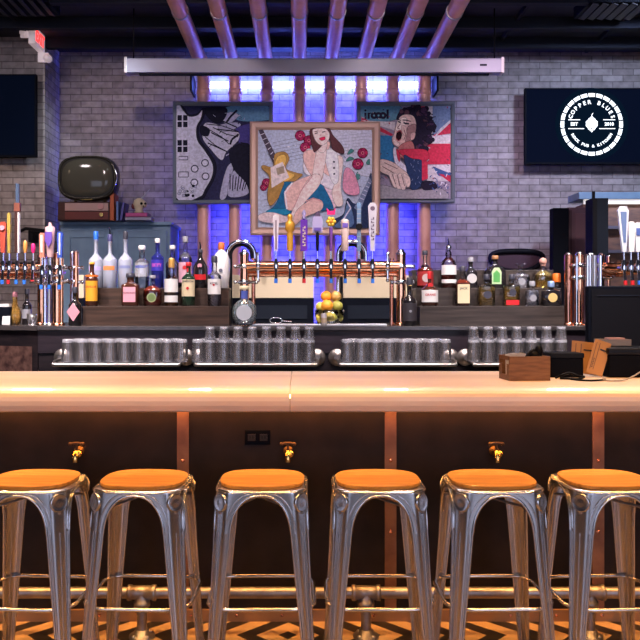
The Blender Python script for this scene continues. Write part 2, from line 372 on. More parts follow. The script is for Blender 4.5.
def sub(a, ox, oy, k):      # grid of a close-up crop -> grid of the wall
    class Q: pass
    q = Q(); f = lambda p: (ox+p[0]/k, oy+p[1]/k)
    q.poly = lambda pts, c, sm=True: a.poly([f(p) for p in pts], c, sm)
    q.line = lambda pts, w_, c: a.line([f(p) for p in pts], w_/k, c)
    q.dot = lambda x, y, r, c, e=1: a.dot(*f((x, y)), r/k, c, e)
    return q
def art_guitar(a):
    q = sub(a, 170, 100, 5.818); W1 = (.50, .50, .62); W2 = (.36, .36, .50); K = (.012, .012, .03)
    q.poly([(0, 0), (640, 0), (640, 640), (0, 640)], (.03, .03, .09), False)
    q.poly([(330, 40), (600, 40), (600, 110), (400, 120)], (.10, .22, .34))
    q.poly([(390, 160), (600, 130), (600, 260), (420, 260)], (.06, .05, .22))
    # the hand
    q.poly([(205, 135), (300, 150), (390, 180), (400, 230), (330, 300), (300, 350), (240, 290), (190, 220)], W1)
    for p in ([(300, 110), (350, 70), (400, 90), (340, 140)], [(280, 150), (380, 130), (410, 150), (320, 185)]): q.poly(p, W2)
    q.poly([(200, 50), (330, 50), (300, 130), (240, 120)], K); q.poly([(180, 150), (230, 170), (220, 210), (180, 200)], K)
    for p in ([(240, 190), (340, 240)], [(220, 250), (330, 300)], [(270, 170), (400, 185)], [(300, 120), (390, 160)]): q.line(p, 7, K)
    for p in ([(212, 140), (300, 150), (392, 182)], [(205, 215), (260, 262), (330, 300)], [(250, 160), (330, 200), (395, 215)], [(232, 175), (300, 215), (345, 258)]): q.line(p, 5, K)
    for p in ([(330, 60), (300, 95), (265, 110)], [(390, 60), (350, 100), (330, 130)], [(400, 200), (360, 230), (350, 260)]): q.line(p, 12, K)
    random.seed(9)
    for k in range(30):
        x, y = random.uniform(240, 440), random.uniform(50, 330); q.line([(x, y), (x+random.uniform(-22, 22), y+random.uniform(-12, 12))], random.uniform(2, 6), random.choice([K, K, W2]))
    # diagonal strap and drips
    q.poly([(330, 400), (370, 380), (330, 560), (290, 565)], W2); q.poly([(360, 430), (400, 420), (460, 540), (340, 560)], W2)
    for k in range(7): q.line([(350+18*k, 430+8*(k % 3)), (350+14*k, 520+9*(k % 2))], 6, K)
    q.poly([(350, 290), (470, 270), (480, 560), (440, 480), (370, 400)], K)
    # body of the guitar
    q.poly([(30, 30), (80, 45), (110, 85), (160, 80), (190, 50), (208, 62), (195, 110), (170, 160), (175, 230), (220, 290), (268, 370), (262, 450), (220, 530), (180, 580), (30, 580)], K)
    q.poly([(36, 36), (75, 60), (110, 97), (160, 92), (188, 62), (180, 110), (155, 160), (160, 235), (205, 300), (248, 375), (245, 445), (205, 520), (170, 565), (36, 570)], W1)
    for y in (90, 235):
        for x in (45, 78): 
            for k in range(2): q.poly([(x, y+38*k), (x+25, y+38*k), (x+25, y+32+38*k), (x, y+32+38*k)], K, False)
    q.line([(52, 330), (105, 330), (105, 350), (52, 350)], 5, (.12, .12, .2)); q.line([(52, 420), (108, 420), (108, 450), (52, 450), (52, 420)], 5, (.12, .12, .2))
    for x, y in ((145, 402), (205, 368), (143, 482), (208, 446)): q.dot(x, y, 22, (.06, .06, .14)); q.dot(x, y, 17, (.6, .6, .72))
    random.seed(3)
    for k in range(26):
        x, y = random.uniform(50, 150), random.uniform(500, 560); q.dot(x, y, random.uniform(4, 9), random.choice([K, W2, (.6, .6, .7)]))
    for k in range(16):
        x, y = random.uniform(125, 215), random.uniform(280, 540); q.line([(x, y), (x+random.uniform(-18, 18), y+random.uniform(-14, 14))], 3, W2)
def art_pinup(a):
    q = sub(a, 240, 110, 4.571); SK = (.80, .50, .45); SKd = (.60, .30, .30); SKl = (.88, .66, .62)
    q.poly([(60, 60), (620, 60), (620, 560), (60, 560)], (.46, .52, .66), False)
    q.poly([(250, 90), (600, 90), (600, 300), (440, 230), (350, 110)], (.58, .60, .72))
    for k in range(7):
        q.line([(150, 150+16*k), (300, 120+16*k)], 1.6, (.14, .16, .25)); q.line([(440, 120+14*k), (590, 105+14*k)], 1.6, (.3, .33, .45))
    for k in range(5): q.line([(110, 380+30*k), (150, 375+30*k)], 2, (.15, .17, .3))
    for (x, y, r) in ((275, 118, 24), (315, 140, 24), (298, 172, 24), (122, 335, 22), (108, 355, 16), (560, 198, 24), (538, 248, 26)):
        q.dot(x, y, r, (.22, .01, .05)); q.dot(x-3, y-3, r*.72, (.42, .02, .09)); q.dot(x-5, y-3, r*.45, (.25, .01, .06)); [q.dot(x+r*.55*math.cos(a_), y+r*.55*math.sin(a_), r*.42, (.36 if int(a_*3) % 2 else .52, .02, .10)) for a_ in (0, 1.25, 2.5, 3.75, 5)]; q.dot(x, y, r*.35, (.70, .16, .25)); q.dot(x, y, r*.15, (.25, .01, .05))
    for p in ([(485, 235), (520, 225), (500, 215)], [(490, 205), (520, 190), (505, 180)], [(575, 245), (590, 225), (592, 250)], [(535, 285), (550, 310), (530, 320)]): q.poly(p, (.07, .25, .22))
    random.seed(4)
    for k in range(60):
        x, y = random.uniform(90, 590), random.uniform(95, 540); q.line([(x, y), (x+random.uniform(-14, 14), y+random.uniform(-6, 6))], random.uniform(2, 5), random.choice([(.62, .66, .78), (.34, .40, .56), (.70, .70, .78), (.18, .22, .36)]))
    # electric guitar on the left
    q.poly([(85, 95), (105, 92), (180, 240), (155, 255)], (.10, .08, .12), False)
    for k in range(7): q.line([(92+12*k, 118+22*k), (112+10*k, 110+21*k)], 3, (.6, .6, .7))
    q.poly([(160, 205), (205, 195), (225, 225), (210, 270), (260, 290), (285, 300), (230, 345), (180, 400), (140, 440), (125, 390), (135, 310), (100, 270), (108, 255), (150, 262)], (.42, .24, .07))
    q.poly([(175, 215), (205, 208), (212, 235), (200, 275), (250, 300), (205, 330), (175, 300), (160, 250)], (.80, .48, .12))
    q.poly([(140, 265), (195, 240), (225, 310), (145, 360)], (.72, .62, .60), False); q.poly([(165, 270), (200, 258), (205, 290), (172, 300)], (.35, .28, .2), False)
    # lace and skirt
    q.poly([(480, 270), (520, 290), (545, 380), (500, 390), (470, 360)], (.70, .30, .42)); q.poly([(385, 350), (420, 330), (445, 420), (420, 450)], (.72, .55, .62))
    q.poly([(215, 330), (200, 345), (165, 430), (130, 470), (230, 480), (240, 410), (350, 460), (410, 455), (425, 440), (380, 350), (350, 335)], (.015, .14, .30))
    q.poly([(140, 455), (225, 455), (215, 480), (120, 480)], (.02, .24, .42))
    # torso and blouse
    q.poly([(300, 190), (340, 180), (410, 175), (460, 210), (465, 300), (445, 360), (400, 360), (330, 310), (290, 280)], (.74, .70, .78))
    q.poly([(440, 220), (470, 230), (460, 350), (470, 430), (440, 440), (420, 380), (440, 310)], SKl)
    q.poly([(345, 160), (410, 150), (400, 210), (425, 290), (410, 305), (375, 280), (355, 220)], SK)
    q.poly([(385, 200), (440, 195), (450, 320), (420, 330)], (.80, .77, .84))
    for y in (240, 268, 295): q.dot(424+y*.02, y, 4, (.05, .05, .1))
    q.poly([(290, 200), (330, 185), (350, 210), (380, 300), (350, 330), (300, 260)], SK)
    q.poly([(330, 320), (355, 170), (385, 165), (395, 200), (375, 310), (350, 345)], SKl)
    q.poly([(350, 165), (380, 148), (398, 160), (385, 195), (362, 195)], SKl)
    # legs
    q.poly([(215, 455), (205, 380), (240, 335), (330, 300), (365, 305), (300, 380), (260, 450)], SK)
    q.poly([(228, 500), (245, 450), (280, 370), (330, 300), (368, 305), (360, 350), (300, 420), (260, 480), (240, 530)], SKl)
    q.poly([(240, 520), (260, 460), (330, 410), (375, 420), (370, 460), (300, 490), (250, 530)], SK)
    q.line([(215, 455), (205, 380), (240, 335)], 7, (.85, .82, .88)); q.line([(300, 420), (335, 405), (372, 420)], 5, SKd); q.line([(245, 450), (280, 370), (330, 305)], 4, SKd)
    q.poly([(90, 480), (150, 470), (230, 500), (180, 520), (95, 510)], (.78, .62, .62))
    # head and hair
    q.poly([(325, 90), (400, 85), (425, 120), (465, 165), (475, 200), (450, 200), (420, 180), (405, 140), (350, 190), (335, 190), (322, 130)], (.14, .05, .06))
    q.poly([(335, 92), (385, 88), (408, 112), (402, 145), (375, 165), (350, 150), (335, 120)], (.88, .66, .62))
    q.poly([(362, 134), (385, 126), (388, 138), (372, 144)], (.60, .02, .08)); q.line([(342, 112), (356, 108)], 4, (.1, .04, .05)); q.line([(374, 106), (390, 102)], 4, (.1, .04, .05)); q.line([(340, 104), (357, 100)], 3, (.2, .08, .06)); q.line([(366, 115), (366, 124)], 2.5, SKd)
    # dark guitar on the right
    q.poly([(560, 420), (596, 290), (600, 400), (600, 545), (520, 545), (430, 530), (415, 510), (470, 480), (480, 440), (492, 405), (520, 430)], (.03, .05, .13))
    q.poly([(430, 535), (470, 490), (488, 430), (505, 440), (520, 520), (480, 545)], (.10, .18, .34)); q.line([(488, 420), (505, 450), (460, 520)], 6, (.6, .62, .75))
    q.poly([(520, 450), (590, 310), (600, 330), (545, 470)], (.18, .22, .34), False)
    for k in range(7): q.line([(528+9*k, 440-18*k), (548+8*k, 448-18*k)], 3, (.55, .57, .7))
def art_singer(a):
    q = sub(a, 350, 80, 5.333); R = (.50, .03, .07); W1 = (.56, .52, .56); B_ = (.05, .10, .27); K = (.02, .015, .04)
    q.poly([(40, 130), (545, 130), (545, 640), (40, 640)], (.26, .22, .30), False)
    q.poly([(40, 135), (260, 135), (250, 210), (60, 220)], (.10, .24, .33)); q.poly([(410, 140), (545, 140), (545, 220), (430, 330)], (.16, .22, .38))
    q.poly([(330, 140), (415, 140), (415, 330), (330, 330)], R, False); q.poly([(415, 140), (440, 140), (440, 340), (415, 340)], W1, False)
    q.poly([(60, 195), (230, 290), (220, 300), (60, 230)], R, False); q.poly([(60, 215), (240, 225), (240, 270)], W1, False)
    q.poly([(420, 340), (545, 340), (545, 450), (300, 450), (300, 380)], R, False); q.poly([(430, 300), (545, 290), (545, 340), (420, 340)], W1, False)
    q.poly([(440, 300), (545, 225), (545, 285)], R, False); q.poly([(430, 330), (480, 260), (545, 210), (545, 225), (470, 290)], W1, False)
    q.poly([(158, 295), (235, 300), (240, 440), (158, 430)], (.03, .17, .36), False)
    q.poly([(415, 455), (545, 450), (545, 540), (410, 540)], W1, False); q.poly([(440, 460), (545, 500), (545, 530), (470, 510)], B_, False)
    q.poly([(470, 500), (545, 550), (545, 510)], R, False)
    for ch, x in (('i', 82), ('r', 105), ('o', 128), ('o', 152), ('o', 176), ('l', 200)):
        if ch == 'o': q.dot(x, 190, 18, K); q.dot(x, 190, 6, (.12, .26, .34))
        elif ch == 'r': q.line([(x-6, 175), (x-6, 208)], 12, K); q.line([(x-6, 182), (x+8, 176)], 7, K)
        elif ch == 'l': q.line([(x, 158), (x, 208)], 12, K)
        else: q.line([(x, 175), (x, 208)], 12, K); q.dot(x, 163, 5, K)
    random.seed(11)
    for k in range(70):      # mottled, torn-poster background
        x, y = random.uniform(60, 545), random.uniform(140, 560); q.line([(x, y), (x+random.uniform(-16, 16), y+random.uniform(-10, 10))], random.uniform(3, 7), random.choice([(.05, .05, .12), (.34, .32, .36), (.10, .12, .22), (.30, .06, .10)]))
    # hair
    q.poly([(248, 215), (262, 172), (300, 150), (350, 142), (400, 165), (432, 205), (448, 250), (432, 290), (440, 330), (400, 355), (350, 375), (325, 340), (335, 250), (300, 190)], K)
    for k in range(60):
        t_ = random.uniform(-2.6, 1.5); r_ = random.uniform(.7, 1.12); x, y = 345+100*r_*math.cos(t_), 262+112*r_*math.sin(t_)
        if x > 325 or y < 195: q.dot(x, y, random.uniform(7, 17), random.choice([K, K, (.07, .03, .09), (.12, .05, .08)]))
    for k in range(26):
        x, y = random.uniform(365, 445), random.uniform(170, 350); q.line([(x-30, y), (x+random.uniform(0, 28), y+random.uniform(-28, 28))], 5, K)
    # face, turned left and tilted up
    q.poly([(262, 205), (285, 190), (325, 192), (345, 215), (350, 260), (338, 300), (312, 335), (280, 352), (248, 360), (228, 345), (222, 315), (234, 290), (238, 262), (250, 235)], (.64, .46, .42))
    q.poly([(252, 222), (280, 205), (300, 210), (292, 245), (262, 275), (242, 268)], (.80, .66, .60)); q.poly([(228, 318), (246, 330), (262, 345), (245, 356), (230, 342)], (.74, .58, .54))
    q.poly([(305, 255), (345, 240), (345, 285), (318, 325), (292, 338), (300, 295)], (.34, .19, .19)); q.poly([(275, 245), (298, 262), (290, 300), (272, 275)], (.70, .52, .48))
    q.poly([(322, 290), (345, 285), (340, 315), (322, 325)], (.58, .38, .36))
    q.poly([(250, 280), (266, 272), (274, 292), (268, 318), (252, 328), (243, 308)], (.03, .005, .01)); q.line([(246, 284), (266, 272), (276, 290)], 5, (.45, .10, .12)); q.line([(243, 315), (254, 330), (268, 322)], 5, (.45, .10, .12))
    q.line([(282, 232), (296, 238), (312, 238)], 8, K); q.line([(254, 226), (268, 232)], 8, K); q.line([(278, 218), (300, 220), (322, 226)], 5, K); q.line([(252, 216), (268, 220)], 5, K)
    q.line([(266, 238), (250, 262), (262, 266)], 4, (.25, .12, .14)); q.line([(286, 270), (294, 300), (284, 325)], 4, (.22, .10, .12)); q.line([(238, 268), (232, 290)], 3, (.3, .16, .16))
    # neck, scarf, shirt, jacket
    q.poly([(262, 355), (322, 330), (340, 380), (300, 430), (255, 400)], (.40, .14, .14)); q.poly([(258, 378), (330, 372), (405, 380), (410, 430), (320, 420), (275, 405)], R)
    q.poly([(228, 375), (245, 365), (256, 420), (300, 470), (292, 500), (240, 450)], (.62, .60, .70)); q.poly([(244, 370), (262, 400), (262, 440), (250, 420)], R)
    q.poly([(285, 405), (330, 425), (382, 440), (380, 560), (330, 590), (310, 540), (296, 470)], (.025, .05, .14)); q.poly([(380, 430), (410, 440), (412, 530), (380, 540)], R, False)
    for k in range(14):
        x, y = random.uniform(305, 370), random.uniform(430, 560); q.line([(x, y), (x+random.uniform(-10, 10), y+random.uniform(-14, 14))], 3, (.16, .20, .32))
    # arm and hand over the table
    q.poly([(158, 430), (215, 438), (262, 470), (300, 500), (318, 540), (300, 560), (270, 540), (230, 520), (158, 490)], (.62, .48, .44))
    for p in ([(205, 500), (250, 520), (246, 572), (228, 570)], [(228, 505), (270, 520), (268, 585), (248, 584)], [(255, 505), (292, 520), (292, 582), (272, 586)], [(280, 505), (312, 520), (318, 560), (300, 574)]): q.poly(p, (.68, .54, .50))
    for p in ([(222, 505), (240, 560)], [(248, 508), (262, 570)], [(272, 508), (288, 570)], [(180, 445), (250, 478)], [(170, 465), (230, 500)]): q.line(p, 4, (.20, .10, .12))
    q.poly([(158, 565), (300, 592), (470, 578), (500, 640), (158, 640)], (.30, .28, .32)); q.poly([(380, 550), (440, 545), (460, 580), (390, 590)], K)
    for k in range(30):
        x, y = random.uniform(420, 540), random.uniform(470, 610); q.line([(x, y), (x+random.uniform(-20, 20), y+random.uniform(-20, 20))], 5, random.choice([(.05, .07, .2), (.6, .58, .66), B_]))
slatef = mat('slate_frame', (.13, .16, .20), .45); goldf = mat('champagne_frame', (.55, .36, .28), .42, .25)
framed('framed_painting', 'dark-framed black and white painting of a hand playing an electric guitar', 173, 102, 273, 204, 7.86, 4, slatef, art_guitar)
framed('framed_painting', 'dark-framed painting of a dark-haired singer with open mouth before a red, white and blue flag', 356.5, 102, 454.5, 203, 7.86, 4, slatef, art_singer)
framed('framed_painting', 'champagne-framed painting of a seated pin-up woman between guitars and roses', 250, 122, 380, 235.5, 7.76, 8, goldf, art_pinup)

# ------------------------------------------------------------------ wall screens
def wall_tv(name, label, px0, py0, px1, py1, d, wall):
    x0, x1, z0, z1 = X(px0, d), X(px1, d), Z(py1, d), Z(py0, d); W_, H_ = x1-x0, z1-z0
    t = thing(name, label, 'television', ((x0+x1)/2, d, z0))
    MB().box(-W_/2, W_/2, 0, .05, 0, H_).build('housing', black_p, t, bevel=.004)
    MB().box(-.2, .2, .05, wall-d, H_*.3, H_*.7).build('wall_mount', black, t)
    MB().box(-W_/2+.015, W_/2-.015, -.003, 0, .02, H_-.015).build('screen', mat('tv_screen', (.002, .003, .008), .6, spec=.0, emis=(.005, .012, .035), es=.15), t)
    return t, W_, H_
wall_tv('wall_television', 'black switched-off television on the brick wall at the left edge', -94, 74, 36, 157, 7.55, 7.74)
t, W_, H_ = wall_tv('wall_television', 'large dark television showing a round white logo with a hop cone', 525, 88, 664, 164, 8.0, 8.2)
k = 8.0/F; cx = X(591.5, 8.0)-t.location.x; cz = Z(124.5, 8.0)-t.location.z
emw = mat('logo_white', (.1, .1, .1), .5, emis=(.86, .92, 1), es=1.6); emh = mat('logo_halo', (0, 0, 0), .8, spec=0, emis=(.004, .014, .035), es=.5)
lg = MB()
lg.lathe([(36.5*k, 0), (36.5*k, .001)], (cx, -.005, cz), 48, 1, axis='y', sm=False)
for i in range(24):
    a0, a1 = 2*PI*(i+.5)/24+.022, 2*PI*(i+1.5)/24-.022; r0, r1 = 27.6*k, 31.2*k
    q = [(cx+r*math.cos(a), cz+r*math.sin(a)) for r, aa in ((r0, (a0, (a0+a1)/2, a1)), (r1, (a1, (a0+a1)/2, a0))) for a in aa]
    lg.prism(q, -.0075, -.0055, 0)
for (txt, R_, a_mid, step, size, flip) in (('COPPER BLUES', 22.2*k, PI/2, .222, 5.5*k, 1), ('ROCK PUB & KITCHEN', 21.8*k, -PI/2, .126, 3.7*k, -1)):
    for i, ch in enumerate(txt):
        a = a_mid-flip*(i-(len(txt)-1)/2)*step
        if ch != ' ': lg.text(ch, size, (cx+R_*math.cos(a), -.007, cz+R_*math.sin(a)), 0, .001, rot=a-PI/2 if flip == 1 else a+PI/2, bold=.0015)
for sx_ in (-1, 1):
    lg.box(cx+sx_*17-sx_*17+sx_*(11 if sx_ > 0 else 11)*k*1.05, cx+sx_*23.5*k, -.0075, -.0055, cz+4.2*k, cz+4.9*k)
    lg.box(cx+sx_*7.5*k, cx+sx_*23.5*k, -.0075, -.0055, cz-4.6*k, cz-3.9*k)
    lg.lathe([(.7*k, 0), (.7*k, .002)], (cx+sx_*20*k, -.0075, cz+7.2*k), 8, 0, axis='y', sm=False)
lg.text('EST', 4.6*k, (cx-17.5*k, -.007, cz+.2*k), 0, .001, bold=.0015); lg.text('2010', 4.6*k, (cx+17.5*k, -.007, cz+.2*k), 0, .001, bold=.0015)
for row, (n, zz) in enumerate(((1, 6), (2, 4.2), (3, 1.8), (2, -.8), (3, -.8), (2, -3.6), (1, -6.2))):
    for j in range(n):
        ox = (j-(n-1)/2)*4.3; s_ = 2.15 if row < 6 else 1.6
        lg.prism([(cx+(ox+p*s_)*k, cz+(zz+q*s_)*k) for p, q in ((0, -1.2), (.75, -.3), (.7, .5), (0, 1.1), (-.7, .5), (-.75, -.3))], -.0085+.0004*row, -.0055)
lg.tube([(cx, -.006, cz+8*k), (cx+.3*k, -.006, cz+10*k), (cx+1.3*k, -.006, cz+11.2*k)], .35*k, 5)
lg.build('logo', [emw, emh], t)

# ------------------------------------------------------------------ exit sign on the corner
t = thing('exit_sign', 'lit red and white exit sign with two lamp heads at the left wall corner', 'exit sign', (-2.50, 7.55, 3.855))
exr = mat('exit_red', (.7, .03, .05), .5, emis=(1, .05, .05), es=1.6); exw = mat('exit_white', (.7, .7, .72), .4, emis=(1, .75, .78), es=.22)
MB().box(-.03, .03, -.15, .15, 0, .17).build('sign_box', exw, t, bevel=.006)
tx = MB(); tx.text('EXIT', .14, (0, 0, .085), 0, .002, bold=.006, fn=lambda p: (.033-p[1]*1.0, p[0]*.85, p[2])); tx.build('sign_letters', exr, t)
MB().box(-.035, .0, .15, .19, .06, .12).build('wall_arm', white_m, t)
MB().lathe([(.015, 0), (.038, .02), (.038, .07), (.034, .075)], (-.10, -.10, .13), 16, axis='y').box(-.15, -.03, -.02, 0, .10, .16).build('lamp_head', exw, t)
MB().lathe([(.015, 0), (.038, .02), (.038, .07), (.034, .075)], (.07, .06, -.06), 16, axis='y').box(-.03, .07, .12, .14, -.09, .0).build('lamp_head', exw, t)
MB().tube([(0, 0, .17), (0, 0, CEIL-3.855)], .012, 8).build('ceiling_stem', white_m, t)

# ------------------------------------------------------------------ blue cabinet with old television
d = 7.6; bx0, bx1 = X(60, d), X(170, d); top = Z(222, d)
bx0 = max(bx0, JX+.01)
t = thing('tall_cabinet', 'slate blue two-door cabinet under the old television', 'cabinet', ((bx0+bx1)/2, d+.28, 0))
hw = (bx1-bx0)/2
MB().box(-hw, hw, -.26, .28, 0, top-.03).build('body', bluecab, t)
MB().box(-hw-.0, hw+.02, -.30, .28, top-.03, top).build('top_board', bluecab, t, bevel=.004)
for s_ in (-1, 1):
    c = s_*hw/2+.0
    o = MB().box(c-hw/2+.03, c+hw/2-.03, -.28, -.26, .1, top-.08).build('door', bluecab, t, bevel=.003)
    MB().box(c-hw/2+.03, c-hw/2+.10, -.29, -.28, .1, top-.08).box(c+hw/2-.10, c+hw/2-.03, -.29, -.28, .1, top-.08).box(c-hw/2+.10, c+hw/2-.10, -.29, -.28, top-.15, top-.08).box(c-hw/2+.10, c+hw/2-.10, -.29, -.28, .1, .18).build('door_moulding', bluecab, o, bevel=.003)
    MB().ball((c-s_*hw*.33, -.30, 1.3), .014).build('knob', steel_d, o)
# record player / wooden radio under the TV
d = 7.45; zt = top
t = thing('table_radio', 'wooden table radio with a pale front, under the old television', 'radio', (X(84, d), d+.12, zt))
hw = 27*d/F; hh = 19*d/F
MB().box(-hw, hw, -.10, .14, 0, hh).build('case', wood('radio_wood', (.045, .014, .01), (.03, .01, .008)), t, bevel=.006)
MB().box(-hw+.07, hw-.03, -.106, -.10, hh*.52, hh*.92).build('dial_panel', C('dial_rose', (.46, .33, .30)), t)
MB().box(-hw+.07, hw-.03, -.106, -.10, hh*.06, hh*.46).build('front_cloth', C('oxblood', (.10, .02, .015)), t)
MB().lathe([(.018, -.02), (.018, 0)], (hw-.09, -.105, hh*.3), 14, axis='y').build('knob', gold, t)
MB().lathe([(.028, -.01), (.03, 0)], (hw-.10, -.105, hh*.74), 14, axis='y').build('tuning_disc', C('dial_pink', (.55, .33, .32)), t)
zt2 = zt+hh
t = thing('vintage_television', 'rounded vintage television with dark olive tube on the wooden radio', 'television', (X(87, d), d+.12, zt2))
rw, rh = 30*d/F, 22.5*d/F; zc = rh+.012
def sqr(w_, h_, y, e=3.2, n=36):
    out = []
    for i in range(n):
        a = 2*PI*i/n; ca, sa = math.cos(a), math.sin(a); q = 1/((abs(ca)**e+abs(sa)**e)**(1/e)); out.append((w_*q*ca, y, zc+h_*q*sa))
    return out
MB().loft([sqr(rw*.5, rh*.55, .17), sqr(rw*.8, rh*.85, .10), sqr(rw, rh, .0), sqr(rw, rh, -.10), sqr(rw*.97, rh*.97, -.125)]).build('cabinet', C('olive_black', (.012, .011, .008), .3), t)
MB().loft([sqr(rw*.97, rh*.97, -.125), sqr(rw*.95, rh*.95, -.14), sqr(rw*.90, rh*.89, -.135), sqr(rw*.86, rh*.85, -.115)], cap=False).build('bezel', C('bezel_bronze', (.03, .027, .02), .25, .5), t)
MB().loft([sqr(rw*.86, rh*.85, -.115, 2.8), sqr(rw*.82, rh*.80, -.128, 2.8), sqr(rw*.6, rh*.6, -.146, 2.4), sqr(rw*.3, rh*.3, -.154, 2.2), sqr(rw*.01, rh*.01, -.156, 2)]).build('tube_face', C('tube_glass', (.06, .057, .042), .09), t)
MB().tube([(rw*1.0*math.cos(a), -.128, zc+rh*1.0*math.sin(a)) for a in [-.55+.1*k_ for k_ in range(12)]], .007, 8).build('chrome_trim', chrome, t)
for s_ in (-1, 1): MB().lathe([(.02, 0), (.012, .05)], (s_*rw*.5, 0, 0), 10).build('foot', gold, t)
MB().box(-.05, .05, -.13, -.118, .012, .028).build('badge', gold, t)
# books beside it
def book(px0, px1, py0, d, colm, label, tilt=0, grp=None):
    hw = (px1-px0)/2*d/F; h = (222-py0)*d/F
    t = thing('book', label, 'book', (X((px0+px1)/2, d), d+.1, top+abs(math.sin(tilt))*hw+.001), 0, grp); t.rotation_euler.y = tilt
    MB().box(-hw, -hw+.004, -.09, .09, 0, h).box(hw-.004, hw, -.09, .09, 0, h).box(-hw, hw, -.09, -.086, 0, h).build('cover', colm, t)
    MB().box(-hw+.004, hw-.004, -.085, .085, .004, h-.004).build('pages', c_cream, t); return t
book(109.5, 114, 195, 7.45, C('book_orange', (.50, .15, .05)), 'orange upright book right of the wooden radio')
book(115.5, 118.5, 203, 7.45, C('book_blue', (.08, .13, .30)), 'dark blue upright book right of the orange book')
book(119, 122, 204, 7.45, C('book_violet', (.13, .12, .35)), 'violet book leaning between the blue book and the flat books', .16)
def flatbook(px0, px1, z, th, colm, label):
    hw = (px1-px0)/2*7.45/F
    t = thing('book', label, 'book', (X((px0+px1)/2, 7.45), 7.56, z))
    MB().box(-hw, hw, -.1, .1, 0, .004).box(-hw, hw, -.1, .1, th-.004, th).box(-hw, hw, -.1, -.096, 0, th).box(-hw, -hw+.004, -.1, .1, 0, th).build('cover', colm, t)
    MB().box(-hw+.004, hw-.006, -.094, .094, .004, th-.004).build('pages', c_cream, t)
flatbook(124.5, 151, top, .034, C('book_grey', (.22, .22, .30)), 'grey book lying flat at the bottom of the small pile')
flatbook(125, 147, top+.034, .04, C('book_plum', (.50, .10, .30)), 'plum red book lying flat on the grey book')
t = thing('figurine', 'cream figurine with dark openings and a raised quill on the flat books', 'figurine', (X(137, 7.45), 7.56, top+.075))
MB().lathe([(.035, 0), (.05, .01), (.035, .03), (.05, .06), (.06, .09), (.05, .125), (.02, .145), (.001, .15)], (0, 0, 0), 16).ball((.045, -.02, .085), .035).build('body', C('bone', (.62, .55, .42)), t)
MB().ball((.03, -.055, .09), .013).ball((.065, -.048, .09), .011).ball((.05, -.055, .065), .006).build('eye_socket', black, t)
MB().tube([(-.0, 0, .13), (.05, 0, .17), (.10, 0, .235)], [.006, .010, .002], 6).build('quill', C('quill_grey', (.25, .25, .28)), t)
MB().ball((-.055, 0, .07), .03, sx=.7).build('tail', C('dark_red_fur', (.12, .03, .03)), t)

# ------------------------------------------------------------------ things on the wall left / right of the taps
t = thing('wall_bracket', 'black T-shaped metal bracket on the brick wall above the left taps', 'bracket', (X(31, 7.6), 7.74, Z(240, 7.6)))
MB().tube([(-.10, -.14, .085), (-.05, -.14, .11), (.07, -.14, .095), (.13, -.14, .09), (.135, -.14, .078), (.07, -.14, .075), (-.02, -.14, .085)], .016, 8).build('arm', black, t)
MB().box(-.025, .025, -.15, 0, -.02, .09).build('mount', black, t, bevel=.005)
t = thing('oval_hoop', 'dark oval hoop hanging on the brick wall behind the tequila bottles', 'wall decoration', (X(521, 8.0), 8.19, Z(259, 8.0)))
MB().tube([(.27*math.cos(a), -.03, .11*math.sin(a)+.02*math.cos(2*a)) for a in [2*PI*k_/28 for k_ in range(28)]], .028, 10, closed=True).build('hoop', black, t)
MB().prism([(.25*math.cos(a), .09*math.sin(a)) for a in [2*PI*k_/28 for k_ in range(28)]], -.02, .005).build('inner_panel', C('plum_leather', (.06, .03, .045)), t)
# tall black post, plum cabinet, shelf with underlight, loudspeaker
d = 6.9
t = thing('tall_locker', 'tall black post and plum brown locker behind the right taps', 'locker', (X(572, d), d, 0))
x0 = X(553, d)-t.location.x; x1 = X(569, d)-t.location.x; x2 = X(596, d)-t.location.x
MB().box(x0, x1, 0, .10, 0, Z(208, d)).build('side_post', black_p, t, bevel=.004)
MB().box(x1, x2, .03, .14, 0, Z(207, d)).build('cabinet_body', C('plum_brown', (.095, .05, .065)), t)
MB().box(x1+.015, x1+.03, .015, .03, .1, Z(210, d)).build('door_edge', C('plum_dark', (.05, .025, .035)), t)
MB().box(x1+.06, x2-.02, .02, .03, .1, Z(213, d)).build('door', C('plum_door', (.11, .055, .072)), t, bevel=.004)
d = 7.3
t = thing('wall_unit', 'wooden wall unit with slate blue top and pale lit edge at the right edge', 'shelf unit', (X(620, d), d, 0))
x0 = X(579, d)-t.location.x; x1 = X(690, d)-t.location.x
MB().box(x0, x1, 0, .30, Z(199, d), Z(192, d)).build('top_board', bluecab, t, bevel=.004)
MB().box(x0+.06, x1, .02, .06, Z(203.5, d), Z(199, d)).build('lit_edge', mat('shelf_light', (.7, .7, .7), .5, emis=(1, .9, .85), es=.5), t)
MB().box(x0+.06, x1, .06, .3, 0, Z(203.5, d)).build('back_panel', wood('reclaimed_wood', (.30, .17, .12), (.17, .11, .10), .6, (3, 1, 10), 3), t)
for py in (226, 250): MB().box(x0+.1, x1, -.02, .06, Z(py+3, d), Z(py, d)).build('shelf_board', C('steel_shelf', (.28, .27, .33), .4), t)
d = 6.3
t = thing('loudspeaker', 'tall narrow charcoal loudspeaker on a pole left of the wall unit', 'loudspeaker', (X(600.5, d), d, 0))
hw = 8*d/F
MB().box(-hw, hw, 0, .16, Z(262, d), Z(198, d)).build('cabinet', charcoal, t, bevel=.004)
MB().box(-hw+.0, -hw+.035, -.006, 0, Z(262, d)+.005, Z(198, d)-.005).build('side_strip', black, t)
MB().tube([(0, .08, 0), (0, .08, Z(262, d))], .02, 10).build('pole', black, t)
MB().lathe([(.17, 0), (.17, .015), (.03, .03)], (0, .08, 0), 20).build('base', black, t)
MB().box(-.055, -.035, .02, .04, Z(198, d), Z(191, d)).build('mount_lug', black, t)

